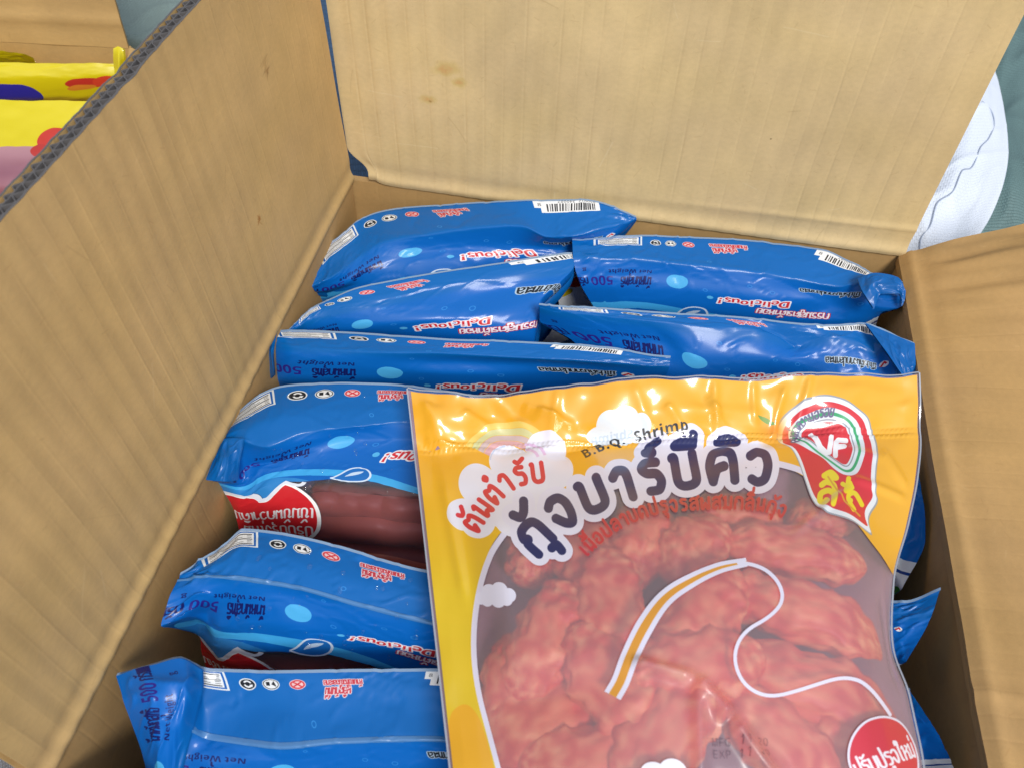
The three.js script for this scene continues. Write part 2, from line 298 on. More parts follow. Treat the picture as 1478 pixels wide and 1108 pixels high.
/* ------------------------------------------------------------------ ground */
{
  const [c, g] = canvas(512, 512); g.fillStyle = '#6f7376'; g.fillRect(0, 0, 512, 512); seedN = 3;
  for (let i = 0; i < 9000; i++) { g.fillStyle = rnd() < 0.5 ? 'rgba(60,62,66,0.14)' : 'rgba(230,232,236,0.14)'; g.fillRect(rnd() * 512, rnd() * 512, rr(1, 4), rr(1, 4)); }
  const t = tex(c); t.wrapS = t.wrapT = THREE.RepeatWrapping; t.repeat.set(8, 8);
  const geo = new THREE.PlaneGeometry(6, 6); geo.rotateX(-Math.PI / 2); geo.translate(0.2, -BOX_H - 0.002, 0);
  const m = part('ground', geo, new THREE.MeshStandardMaterial({ map: t, roughness: 0.85 }), scene); m.userData.kind = 'structure';
}

/* ------------------------------------------------------------------ the print of the blue packs (seen upside down from here) */
const BW = 1400, BH = 1500;
const bx = (u) => u * BW, by = (v) => v * BH;
function flipped(g, u, v, fn, rot = 0) { g.save(); g.translate(bx(u), by(v)); g.rotate(Math.PI + rot); fn(g); g.restore(); }
function barcode(g, x, y, w, h, digits) {
  g.fillStyle = '#eef0f2'; g.fillRect(x, y, w, h); g.fillStyle = '#15161a'; seedN = 77;
  for (let k = x + w * 0.08; k < x + w * 0.92;) { const s = rr(2, 7); g.fillRect(k, y + h * 0.10, s, h * 0.62); k += s + rr(2, 7); }
  g.font = `${Math.round(h * 0.24)}px monospace`; g.fillText(digits, x + w * 0.06, y + h * 0.94);
}
function bluePrint(g, cut) { // cut: the mask of the clear window instead of the colours
  const P = (a) => { g.beginPath(); a(); };
  g.fillStyle = cut ? '#fff' : '#0766b6'; g.fillRect(0, 0, BW, BH);
  const winTop = () => { g.moveTo(bx(-0.02), by(0.50)); g.bezierCurveTo(bx(0.04), by(0.44), bx(0.07), by(0.47), bx(0.10), by(0.54)); g.bezierCurveTo(bx(0.13), by(0.56), bx(0.14), by(0.48), bx(0.17), by(0.46)); g.bezierCurveTo(bx(0.24), by(0.49), bx(0.34), by(0.455), bx(0.45), by(0.47)); g.bezierCurveTo(bx(0.55), by(0.49), bx(0.66), by(0.53), bx(0.74), by(0.56)); };
  const window = () => { winTop(); g.bezierCurveTo(bx(0.80), by(0.66), bx(0.80), by(0.80), bx(0.72), by(0.9)); g.lineTo(bx(0.1), by(0.92)); g.lineTo(bx(-0.02), by(0.8)); g.closePath(); };
  if (cut) { g.fillStyle = '#000'; P(window); g.fill(); }
  else {
    // darker and paler bands of the water picture
    for (let i = 0; i < 60; i++) { const t = i / 60; g.fillStyle = `rgba(20,130,225,${0.010})`; g.fillRect(0, by(0.16 + t * 0.2), BW, by(0.36 - t * 0.2)); }
    g.strokeStyle = '#3fa9ea'; g.lineWidth = 58; P(() => { g.moveTo(bx(-0.02), by(0.41)); g.bezierCurveTo(bx(0.15), by(0.39), bx(0.3), by(0.43), bx(0.45), by(0.45)); g.bezierCurveTo(bx(0.6), by(0.48), bx(0.7), by(0.54), bx(0.78), by(0.6)); }); g.stroke();
    g.fillStyle = '#2f86cf'; P(() => { g.moveTo(0, by(0.42)); g.bezierCurveTo(bx(0.1), by(0.41), bx(0.2), by(0.44), bx(0.25), by(0.47)); g.lineTo(bx(0.1), by(0.55)); g.lineTo(0, by(0.5)); g.fill(); }); g.fill();
    // right-hand panel of the picture
    g.fillStyle = '#e9eef4'; P(() => { g.moveTo(bx(0.62), by(0.60)); g.lineTo(bx(1.02), by(0.42)); g.lineTo(bx(1.02), by(0.95)); g.lineTo(bx(0.66), by(0.95)); g.closePath(); }); g.fill();
    g.strokeStyle = '#0b3f90'; g.lineWidth = 10; P(() => { g.moveTo(bx(0.64), by(0.62)); g.lineTo(bx(1.02), by(0.45)); }); g.stroke();
    g.fillStyle = '#c8301f'; P(() => g.ellipse(bx(0.86), by(0.58), 70, 50, 0.4, 0, 7)); g.fill(); g.fillStyle = '#d9c21c'; P(() => g.ellipse(bx(0.80), by(0.62), 46, 30, 0.2, 0, 7)); g.fill(); g.fillStyle = '#b7241c'; P(() => g.ellipse(bx(0.95), by(0.60), 50, 60, 0, 0, 7)); g.fill(); g.fillStyle = '#3c8a3a'; P(() => g.ellipse(bx(0.99), by(0.53), 24, 34, 0, 0, 7)); g.fill();
  }
  // red badge with lettering over the lower left of the window
  const badge = () => { g.moveTo(bx(-0.02), by(0.52)); g.bezierCurveTo(bx(0.03), by(0.46), bx(0.06), by(0.48), bx(0.09), by(0.545)); g.bezierCurveTo(bx(0.12), by(0.56), bx(0.13), by(0.50), bx(0.165), by(0.475)); g.bezierCurveTo(bx(0.25), by(0.52), bx(0.29), by(0.62), bx(0.27), by(0.70)); g.bezierCurveTo(bx(0.24), by(0.80), bx(0.1), by(0.83), bx(-0.02), by(0.80)); g.closePath(); };
  g.fillStyle = cut ? '#fff' : '#d3262f'; g.strokeStyle = '#fff'; g.lineWidth = 16; P(badge); g.fill(); g.stroke();
  g.lineWidth = 22; g.strokeStyle = cut ? '#fff' : '#e3e9f6'; P(() => { g.moveTo(bx(-0.02), by(0.505)); g.bezierCurveTo(bx(0.03), by(0.45), bx(0.06), by(0.47), bx(0.09), by(0.54)); g.bezierCurveTo(bx(0.12), by(0.555), bx(0.13), by(0.49), bx(0.165), by(0.465)); g.bezierCurveTo(bx(0.2), by(0.49), bx(0.225), by(0.50), bx(0.235), by(0.475)); }); g.stroke();
  // water drop
  P(() => { g.moveTo(bx(0.315), by(0.462)); g.bezierCurveTo(bx(0.35), by(0.45), bx(0.36), by(0.40), bx(0.40), by(0.40)); g.bezierCurveTo(bx(0.445), by(0.40), bx(0.44), by(0.47), bx(0.39), by(0.478)); g.bezierCurveTo(bx(0.36), by(0.484), bx(0.34), by(0.475), bx(0.315), by(0.462)); });
  g.fillStyle = cut ? '#fff' : '#1e6fc0'; g.fill(); g.lineWidth = 9; g.strokeStyle = cut ? '#fff' : '#d6e6fa'; g.stroke();
  if (cut) return;
  g.fillStyle = '#c8def6'; P(() => { g.moveTo(bx(0.355), by(0.456)); g.quadraticCurveTo(bx(0.372), by(0.425), bx(0.412), by(0.418)); g.quadraticCurveTo(bx(0.405), by(0.44), bx(0.355), by(0.456)); }); g.fill();
  const white = [['#f4f1f6', 9]];
  flipped(g, 0.255, 0.605, (q) => thai(q, 'เข้มข้นกว่าเดิม', straight(0, 0), 62, white, 0.22, 0.72)); flipped(g, 0.255, 0.69, (q) => thai(q, 'ปรับปรุงใหม่', straight(0, 0), 58, white, 0.24, 0.8));
  // bubbles
  g.fillStyle = '#4cb0ea'; P(() => g.arc(bx(0.335), by(0.275), 48, 0, 7)); g.fill(); g.fillStyle = '#55b3e9'; P(() => g.arc(bx(0.435), by(0.335), 13, 0, 7)); g.fill(); P(() => g.arc(bx(0.5), by(0.05), 5, 0, 7)); g.fill();
  for (const [u, v, r] of [[0.42, 0.30, 9], [0.55, 0.25, 9], [0.40, 0.19, 7], [0.62, 0.27, 10], [0.44, 0.13, 8], [0.9, 0.3, 12]]) { g.strokeStyle = 'rgba(80,160,235,0.6)'; g.lineWidth = 3; P(() => g.arc(bx(u), by(v), r, 0, 7)); g.stroke(); }
  // net weight
  const navy = '#121c62';
  flipped(g, 0.248, 0.225, (q) => { q.fillStyle = navy; q.font = 'bold 38px sans-serif'; q.fillText('Net Weight', 0, 0); });
  flipped(g, 0.248, 0.262, (q) => { thai(q, 'น้ำหนักสุทธิ'.replace('ำ', 'ํา'), straight(0, 0), 46, [[navy, 7]], 0.2, 0.5); });
  flipped(g, 0.118, 0.258, (q) => { q.fillStyle = '#2a2386'; q.font = 'bold 84px sans-serif'; q.save(); q.scale(0.78, 1); q.fillText('500', 0, 0); q.restore(); });
  flipped(g, 0.03, 0.262, (q) => thai(q, 'กรัม', straight(0, 0), 40, [[navy, 7]], 0.2, 0.6)); flipped(g, 0.035, 0.215, (q) => { q.fillStyle = navy; q.font = 'bold 34px sans-serif'; q.fillText('g', 0, 0); });
  // Delicious!
  flipped(g, 0.675, 0.315, (q) => { q.scale(0.86, 0.86);
    q.lineJoin = 'round'; let x = 0; const s = 'Delicious!';
    [...s].forEach((ch, i) => { q.save(); q.translate(x, 8 * Math.sin(i * 1.9) - i * 2); q.rotate(-0.1 + 0.06 * Math.sin(i * 2.3)); q.font = `bold ${i ? 78 : 96}px sans-serif`; q.transform(1, 0, -0.16, 1, 0, 0); q.strokeStyle = '#f6f2f8'; q.lineWidth = 15; q.strokeText(ch, 0, 0); q.restore(); x += q.measureText(ch) && (i ? (ch === 'i' || ch === 'l' || ch === '!' ? 21 : 42) : 56); });
    x = 0; [...s].forEach((ch, i) => { q.save(); q.translate(x, 8 * Math.sin(i * 1.9) - i * 2); q.rotate(-0.1 + 0.06 * Math.sin(i * 2.3)); q.font = `bold ${i ? 78 : 96}px sans-serif`; q.transform(1, 0, -0.16, 1, 0, 0); q.fillStyle = '#d8343c'; q.fillText(ch, 0, 0); q.restore(); x += i ? (ch === 'i' || ch === 'l' || ch === '!' ? 21 : 42) : 56; });
  });
  // script line beneath it
  flipped(g, 0.80, 0.375, (q) => thai(q, 'กรรมสูตรเต้าหอย', along([[0, 0], [170, -4], [340, 10], [470, 34]]), 42, [['#b8253c', 17], ['#f6eef6', 8]], 0.16, 0.8));
  // protein line with a tick
  flipped(g, 0.885, 0.225, (q) => thai(q, 'มีโปรตีนจากปลาทะเล', straight(0, 0, 0), 34, [['rgba(214,222,230,0.85)', 13], ['#22262e', 5.5]], 0.2, 0.62));
  flipped(g, 0.925, 0.225, (q) => { q.fillStyle = '#e8ecf2'; q.beginPath(); q.arc(14, -16, 22, 0, 7); q.fill(); q.strokeStyle = '#d0252c'; q.lineWidth = 10; q.beginPath(); q.moveTo(2, -18); q.lineTo(12, -6); q.lineTo(30, -32); q.stroke(); });
  // gusset: nutrition label, icons, maker, barcode
  g.fillStyle = '#dfe5ea'; g.fillRect(bx(0.06), by(0.0), bx(0.145), by(0.062)); g.fillStyle = '#0a5cb0'; g.fillRect(bx(0.066), by(0.004), bx(0.133), by(0.054));
  g.fillStyle = '#e6eaee'; g.fillRect(bx(0.072), by(0.008), bx(0.121), by(0.046)); g.fillStyle = '#23262c'; seedN = 5; for (let r = 0; r < 7; r++) { g.fillRect(bx(0.076), by(0.012 + r * 0.006), bx(r % 3 ? rr(0.06, 0.09) : 0.112), by(r % 3 ? 0.0016 : 0.003)); if (r % 3) g.fillRect(bx(0.172), by(0.012 + r * 0.006), bx(0.014), by(0.0016)); }
  const disc = (u, v, fill) => { g.fillStyle = '#e4e8ec'; P(() => g.ellipse(bx(u), by(v), 33, 27, 0, 0, 7)); g.fill(); g.fillStyle = fill; P(() => g.ellipse(bx(u), by(v), 28, 22, 0, 0, 7)); g.fill(); };
  disc(0.26, 0.04, '#1c222a'); g.strokeStyle = '#e8ecf0'; g.lineWidth = 7; P(() => g.arc(bx(0.26), by(0.04), 13, 0.4, 2.9)); g.stroke(); P(() => g.arc(bx(0.26), by(0.04), 13, 3.6, 6.0)); g.stroke();
  g.fillStyle = '#e8ecf0'; P(() => { g.moveTo(bx(0.26) + 20, by(0.04) + 2); g.lineTo(bx(0.26) + 6, by(0.04) + 4); g.lineTo(bx(0.26) + 14, by(0.04) + 15); g.fill(); }); g.fill();
  disc(0.325, 0.04, '#e4e8ec'); g.strokeStyle = '#1c222a'; g.lineWidth = 3; P(() => g.ellipse(bx(0.325), by(0.04), 28, 22, 0, 0, 7)); g.stroke(); g.fillStyle = '#1c222a'; g.fillRect(bx(0.325) - 18, by(0.04) - 10, 14, 18); P(() => { g.moveTo(bx(0.325) + 12, by(0.04) - 14); g.lineTo(bx(0.325) + 20, by(0.04) + 12); g.lineTo(bx(0.325) + 2, by(0.04) + 2); g.fill(); }); g.fill();
  g.fillStyle = '#e9c3c6'; P(() => g.ellipse(bx(0.395), by(0.04), 30, 24, 0, 0, 7)); g.fill(); g.strokeStyle = '#cc3a44'; g.lineWidth = 6; P(() => g.ellipse(bx(0.395), by(0.04), 24, 18, 0, 0, 7)); g.stroke(); P(() => { g.moveTo(bx(0.385), by(0.033)); g.lineTo(bx(0.405), by(0.047)); g.moveTo(bx(0.405), by(0.033)); g.lineTo(bx(0.385), by(0.047)); }); g.stroke();
  flipped(g, 0.53, 0.052, (q) => thai(q, 'ผลิตภัณฑ์นี'.replace('ภ', 'ก').replace('ณ', 'น').replace('ฑ', 'ท'), straight(0, 0), 24, [['#e5d3d8', 10], ['#c23a48', 4.5]], 0.16, 0.66)); flipped(g, 0.56, 0.03, (q) => thai(q, 'ห้ามแช่ทิ้งเมื่อละลาย'.replace('ช', 'ข'), straight(0, 0), 20, [['#e5d3d8', 9], ['#c23a48', 4]], 0.16, 0.66));
  g.save(); g.translate(bx(0.885), by(0.05)); g.rotate(Math.PI); barcode(g, 0, 0, bx(0.16), by(0.052), '850012 340087'); g.restore();
  g.fillStyle = '#eef0f2'; g.fillRect(bx(0.71), by(0.0), bx(0.03), by(0.03));
  g.save(); g.translate(bx(0.738), by(0.022)); g.fillStyle = '#15161a'; g.font = '26px sans-serif'; g.fillText('8', -28, 0); g.restore();
}
const [bc, bg] = canvas(BW, BH); bluePrint(bg, false);
const [bm, bmg] = canvas(BW, BH); bluePrint(bmg, true);
const blueMap = tex(bc), blueCut = tex(bm, false);
const blueFilm = new THREE.MeshPhysicalMaterial({ map: blueMap, alphaMap: blueCut, alphaTest: 0.5, roughness: 0.42, specularIntensity: 0.35, clearcoat: 0.30, clearcoatRoughness: 0.17, side: THREE.DoubleSide });
const blueBack = new THREE.MeshPhysicalMaterial({ color: col('#0660ac'), roughness: 0.42, specularIntensity: 0.35, clearcoat: 0.30, clearcoatRoughness: 0.17, side: THREE.DoubleSide });
const clearFilm = new THREE.MeshPhysicalMaterial({ color: new THREE.Color(0.72, 0.60, 0.66), transmission: 0.92, thickness: 0, roughness: 0.12, ior: 1.5, side: THREE.DoubleSide });
const sausageMat = new THREE.MeshPhysicalMaterial({ color: new THREE.Color(0.48, 0.10, 0.06), roughness: 0.45, clearcoat: 0.5, clearcoatRoughness: 0.25 });
const sealMat = new THREE.MeshPhysicalMaterial({ color: new THREE.Color(0.22, 0.34, 0.52), roughness: 0.35, clearcoat: 0.6, side: THREE.DoubleSide });

const seamMat = new THREE.MeshPhysicalMaterial({ color: new THREE.Color(0.07, 0.22, 0.50), roughness: 0.35, clearcoat: 0.5, clearcoatRoughness: 0.2, side: THREE.DoubleSide });
const waterMat = new THREE.MeshPhysicalMaterial({ color: 0xffffff, transmission: 1, thickness: 0, ior: 1.45, roughness: 0.03 });
function packMesh(t, rows, opt = {}) {
  const last = rows[rows.length - 1], base = netFn(rows, 80, opt.ridge ?? 0.16), seed = opt.seed ?? 1, thick = opt.thick ?? 0.022;
  const vEnd = last.v, tail = 0.5 * 0 + 1;
  const face = (u, v) => {
    let p;
    if (v <= vEnd) p = base(u, v);
    else { p = base(u, vEnd); const k = (v - vEnd) / (1 - vEnd + 1e-6); p.y -= 0.085 * k; p.z += -0.012 * k; }
    const w = opt.wrinkle ?? 1, e = Math.min(1, Math.min(u, 1 - u) / 0.04);
    const end = Math.pow(1 - Math.min(1, Math.min(u, 1 - u) / 0.28), 2);
    const n1 = nz(u * 4 + seed * 3.1, v * 7, seed), n2 = nz(u * 9 + seed, v * 22 + seed * 2, seed + 4), n3 = nz(u * 26, v * 12 + u * 9, seed + 8);
    const crease = 1 - Math.abs(nz(u * 7 + v * 5 + seed * 2, v * 9 - u * 4, seed + 12)) * 2;
    p.y += w * (0.0010 * n1 + 0.0001 * n2 + 0.0006 * end * n3 * e + 0.0006 * Math.pow(Math.max(0, crease), 14) - 0.0006 * Math.pow(Math.max(0, 1 - Math.abs(nz(u * 5 - v * 11 + seed, v * 4 + u * 3, seed + 21)) * 2), 16) + (opt.end ?? 1) * end * e * (0.0012 * nz(u * 15 + v * 6, v * 9 - u * 8, seed + 30) + 0.0018 * Math.pow(Math.max(0, 1 - 2.2 * Math.abs(nz(u * 12 + v * 10, v * 6 - u * 9, seed + 33))), 6) - 0.0009));
    return p;
  };
  const nu = opt.nu ?? 130, nv = opt.nv ?? 96;
  const front = sheet(face, nu, nv);
  const bulge = (u, v) => Math.sqrt(Math.max(0, Math.min(1, Math.min(u, 1 - u) * 5))) * Math.sqrt(Math.max(0, Math.min(1, Math.min(v - 0.03, 1 - v) * 4)));
  const back = sheet((u, v) => { const p = face(u, v), b = bulge(u, v); p.y -= thick * b + 0.0006; p.z -= thick * 0.6 * b; return p; }, 60, 40, true);
  part('front_film', front, blueFilm, t);
  part('back_film', back, blueBack, t);
  part('seal_edge', sheet((u, v) => { const p = face(u, 0); p.y += 0.0004 - v * 0.0002; p.z -= 0.0012 * (1 - v) - 0.0004; return p; }, nu, 1), sealMat, t);
  if (opt.fin) {
    const fn = netFn(opt.fin, 30), ff = (u, v) => { const p = fn(u, v), e = Math.min(1, 8 * Math.min(u, 1 - u), 8 * Math.min(v, 1 - v)); p.y += e * (0.0012 * nz(u * 5, v * 3 + seed, seed) + (opt.finPrint ? 0.0014 : 0.0006) * Math.pow(Math.max(0, 1 - 2 * Math.abs(nz(u * 4 + v * 2, v * 2.5 - u, seed + 6))), 4)); return p; };
    const g = sheet(ff, 44, 44);
    if (opt.finPrint) { const uv = g.attributes.uv; for (let i = 0; i < uv.count; i++) { const a = uv.getX(i), b = 1 - uv.getY(i); uv.setXY(i, -0.02 + 0.36 * b, 1 - (0.14 + 0.20 * (1 - a))); } }
    part('end_seal', g, opt.finPrint ? blueFilm : blueBack, t);
    part('end_seal', sheet((u, v) => { const p = ff(u, v); p.y -= 0.0012; p.z -= 0.0006; return p; }, 30, 30, true), blueBack, t);
  }
  if (opt.seam) part('fold_seam', sheet((u, v) => { const p = face(u, opt.seam + 0.015 * (v - 0.5)); p.y += 0.0005 - 0.0004 * Math.abs(v - 0.5) * 2; p.z += 0.0004; return p; }, nu, 3), seamMat, t);
  if (opt.drops) {
    const gs = []; seedN = seed * 97;
    for (let i = 0; i < opt.drops; i++) { const u = rr(0.15, 0.75), v = rr(0.02, opt.window ? 0.6 : 0.3), r = rr(0.0005, 0.0013), p = face(u, v), a = face(u + 0.01, v).sub(p), b = face(u, v + 0.01).sub(p), n = b.cross(a).normalize(); if (n.y < 0) n.negate(); const d = new THREE.SphereGeometry(r, 14, 10); d.scale(1, 0.55, rr(1, 1.4)); d.applyQuaternion(new THREE.Quaternion().setFromUnitVectors(V(0, 1, 0), n)); d.translate(p.x + n.x * r * 0.3, p.y + n.y * r * 0.3, p.z + n.z * r * 0.3); gs.push(d); }
    part('water_droplets', mergeGeometries(gs), waterMat, t).userData.kind = 'stuff';
  }
  if (opt.window) part('window_film', sheet((u, v) => { const p = face(lerp(0.0, 0.82, u), lerp(0.40, 0.92, v)); p.y -= 0.0006; p.z -= 0.0004; return p; }, 90, 60), clearFilm, t);
  return face;
}
function pack(label, rows, opt = {}) {
  const b = at(...opt.base, -0.08);
  const t = thing('snack_pack', label, 'snack pack', b, 'blue packs filling the cardboard box');
  t.userData.face = undefined;
  const f = packMesh(t, rows, opt); delete t.userData.face;
  return [t, f];
}
const R = (v, ...p) => ({ v, p });

pack('crumpled blue pack at the far left corner, lying nearest the upright back flap', [
  R(0, [0, 441, 415, -0.012], [0.08, 468, 362, -0.014], [0.14, 490, 342, -0.012], [0.22, 515, 321, -0.010], [0.3, 545, 307, -0.008], [0.39, 585, 300, -0.006], [0.52, 645, 297, -0.002], [0.62, 700, 293, 0.003], [0.72, 775, 290, 0.010], [0.88, 862, 291, 0.013], [1, 918, 314, 0.008]),
  R(0.16, [0, 442, 417, -0.014], [0.08, 480, 398, -0.012], [0.16, 515, 372, -0.014], [0.24, 540, 353, -0.010], [0.38, 610, 339, -0.003], [0.55, 700, 328, 0.003], [0.64, 755, 327, 0.005], [0.72, 790, 343, 0.001], [0.8, 820, 342, 0.003], [0.9, 880, 328, 0.006], [1, 919, 317, 0.007]),
  R(0.28, [0, 444, 421, -0.018], [0.1, 490, 412, -0.020], [0.2, 530, 390, -0.018], [0.335, 592, 365, -0.013], [0.5, 680, 356, -0.010], [0.62, 735, 352, -0.008], [0.74, 800, 358, -0.012], [0.9, 872, 348, -0.004], [1, 915, 324, 0]),
  R(0.36, [0, 455, 425, -0.026], [0.15, 520, 412, -0.026], [0.34, 600, 383, -0.018], [0.5, 690, 374, -0.015], [0.7, 790, 370, -0.016], [0.9, 866, 358, -0.012], [1, 905, 335, -0.008]),
  R(0.5, [0, 470, 440, -0.04], [0.3, 610, 425, -0.032], [0.7, 780, 405, -0.03], [1, 890, 365, -0.02]),
], { base: [680, 340], seed: 1 });

pack('smooth blue pack with a folded right corner, second from the back on the left', [
  R(0, [0, 416, 477, -0.012], [0.12, 445, 449, -0.008], [0.3, 478, 432, -0.003], [0.39, 515, 417, 0], [0.55, 590, 402, 0.001], [0.68, 700, 384, 0.003], [0.79, 815, 366, 0.004], [0.82, 826, 366, 0.003], [1, 800, 400, -0.03]),
  R(0.12, [0, 418, 480, -0.014], [0.2, 465, 453, -0.008], [0.335, 518, 440, -0.004], [0.5, 610, 420, -0.002], [0.68, 720, 400, 0.0], [0.8, 829, 384, 0.0], [0.83, 828, 390, -0.004], [1, 790, 430, -0.03]),
  R(0.225, [0, 421, 485, -0.02], [0.2, 470, 470, -0.014], [0.335, 521, 458, -0.009], [0.5, 612, 443, -0.006], [0.68, 722, 418, -0.005], [0.79, 806, 410, -0.004], [0.82, 809, 415, -0.008], [1, 770, 440, -0.035]),
  R(0.30, [0, 425, 492, -0.026], [0.2, 475, 482, -0.02], [0.335, 523, 474, -0.015], [0.5, 615, 464, -0.011], [0.68, 715, 452, -0.010], [0.79, 780, 436, -0.009], [0.82, 783, 442, -0.014], [1, 750, 452, -0.04]),
  R(0.40, [0, 436, 502, -0.036], [0.335, 545, 490, -0.026], [0.5, 630, 484, -0.021], [0.68, 715, 478, -0.018], [0.79, 772, 470, -0.016], [0.82, 776, 476, -0.022], [1, 750, 478, -0.045]),
  R(0.52, [0, 445, 520, -0.05], [0.5, 640, 510, -0.036], [0.79, 772, 500, -0.03], [1, 756, 505, -0.055]),
], { base: [640, 430], seed: 2, wrinkle: 0.6 });

pack('blue pack at the far right with a barcode and one end rolled into a curl', [
  R(0, [0, 826, 347, -0.001], [0.2, 925, 341, 0], [0.42, 1000, 344, -0.001], [0.6, 1100, 351, -0.002], [0.72, 1186, 361, -0.002], [0.8, 1225, 377, -0.004], [0.9, 1263, 397, -0.004], [1, 1303, 408, -0.001]),
  R(0.16, [0, 827, 372, -0.003], [0.2, 925, 374, -0.003], [0.335, 977, 380, -0.004], [0.55, 1083, 391, -0.005], [0.7, 1150, 403, -0.008], [0.8, 1205, 413, -0.009], [0.9, 1255, 405, -0.003], [0.96, 1285, 407, -0.002], [1, 1306, 421, -0.003]),
  R(0.24, [0, 832, 394, -0.010], [0.2, 922, 393, -0.010], [0.335, 977, 396, -0.010], [0.55, 1083, 410, -0.011], [0.7, 1150, 418, -0.014], [0.8, 1200, 424, -0.015], [0.9, 1250, 424, -0.008], [0.96, 1280, 430, -0.006], [1, 1307, 432, -0.004]),
  R(0.32, [0, 842, 418, -0.02], [0.2, 918, 418, -0.019], [0.335, 977, 420, -0.018], [0.55, 1083, 433, -0.019], [0.7, 1155, 438, -0.021], [0.8, 1200, 440, -0.022], [0.92, 1250, 443, -0.014], [1, 1296, 446, -0.008]),
  R(0.42, [0, 858, 444, -0.034], [0.3, 960, 444, -0.030], [0.55, 1080, 455, -0.03], [0.75, 1170, 462, -0.032], [0.9, 1240, 462, -0.024], [1, 1270, 455, -0.018]),
  R(0.52, [0, 870, 465, -0.048], [0.5, 1060, 475, -0.045], [1, 1262, 480, -0.034]),
], { base: [1050, 400], seed: 3, fin: [R(0, [0, 1238, 402, -0.001], [0.35, 1262, 394, 0.004], [0.7, 1296, 400, 0.006], [1, 1308, 420, 0.002]), R(0.5, [0, 1245, 420, -0.001], [0.35, 1266, 408, 0.003], [0.7, 1297, 413, 0.004], [1, 1307, 430, 0.0]), R(1, [0, 1262, 446, -0.006], [0.35, 1272, 424, -0.001], [0.7, 1298, 424, 0.001], [1, 1303, 442, -0.003])] });

pack('blue pack with a dented ridge touching the top right edge of the yellow bag', [
  R(0, [0, 778, 440, 0.003], [0.25, 900, 448, 0.003], [0.4, 1000, 455, 0.003], [0.55, 1090, 462, 0.002], [0.66, 1150, 468, 0.001], [0.76, 1205, 470, 0], [0.86, 1252, 468, 0.001], [0.94, 1290, 482, 0], [1, 1320, 497, 0]),
  R(0.14, [0, 779, 446, 0.0], [0.2, 880, 458, 0.001], [0.35, 1000, 470, 0.002], [0.48, 1095, 477, 0.0], [0.55, 1125, 488, -0.005], [0.6, 1148, 501, -0.010], [0.66, 1172, 492, -0.006], [0.74, 1205, 485, -0.001], [0.82, 1240, 492, -0.003], [0.88, 1262, 508, -0.006], [0.92, 1275, 500, -0.002], [1, 1321, 512, -0.002]),
  R(0.24, [0, 779, 463, -0.010], [0.12, 880, 483, -0.009], [0.25, 955, 492, -0.008], [0.335, 1000, 510, -0.009], [0.5, 1095, 517, -0.010], [0.65, 1165, 520, -0.012], [0.8, 1230, 522, -0.011], [0.9, 1270, 528, -0.012], [0.94, 1288, 524, -0.006], [1, 1322, 538, -0.006]),
  R(0.34, [0, 830, 495, -0.020], [0.3, 985, 540, -0.020], [0.65, 1165, 548, -0.022], [1, 1320, 560, -0.014]),
  R(0.5, [0, 850, 540, -0.036], [0.5, 1060, 600, -0.036], [1, 1310, 600, -0.03]),
], { base: [1050, 480], seed: 4, ridge: 0.14, fin: [R(0, [0, 1249, 466, 0.005], [1, 1321, 496, 0.004]), R(0.5, [0, 1274, 500, 0.003], [1, 1322, 520, 0.0]), R(1, [0, 1304, 543, -0.003], [1, 1323, 544, -0.005])] });

pack('blue pack with a long straight ridge just behind the yellow bag, third from back left', [
  R(0, [0, 362, 487, -0.010], [0.04, 385, 479, -0.006], [0.2, 480, 480, -0.003], [0.45, 640, 491, 0.002], [0.6, 735, 494, 0.003], [0.8, 850, 500, 0.003], [1, 968, 516, 0]),
  R(0.15, [0, 363, 492, -0.012], [0.08, 420, 501, -0.005], [0.3, 540, 508, -0.001], [0.5, 650, 511, 0.001], [0.75, 800, 519, 0.001], [1, 966, 530, -0.003]),
  R(0.2, [0, 366, 505, -0.016], [0.08, 420, 512, -0.008], [0.3, 540, 518, -0.005], [0.5, 650, 521, -0.005], [0.75, 800, 526, -0.005], [1, 963, 538, -0.007]),
  R(0.27, [0, 374, 523, -0.022], [0.1, 425, 532, -0.016], [0.335, 563, 536, -0.012], [0.5, 650, 541, -0.012], [0.75, 805, 541, -0.012], [1, 958, 550, -0.014]),
  R(0.35, [0, 388, 548, -0.03], [0.1, 430, 554, -0.026], [0.335, 563, 558, -0.024], [0.55, 680, 562, -0.024], [1, 950, 575, -0.028]),
  R(0.5, [0, 395, 575, -0.045], [0.5, 650, 588, -0.042], [1, 945, 600, -0.045]),
], { base: [650, 530], seed: 5, wrinkle: 0.7, ridge: 0.15, fin: [R(0, [0, 361, 487, -0.006], [0.5, 378, 478, -0.001], [1, 398, 480, -0.001]), R(0.5, [0, 366, 512, -0.014], [0.5, 382, 500, -0.004], [1, 394, 505, -0.002]), R(1, [0, 386, 552, -0.026], [0.5, 391, 545, -0.018], [1, 396, 540, -0.012])] });

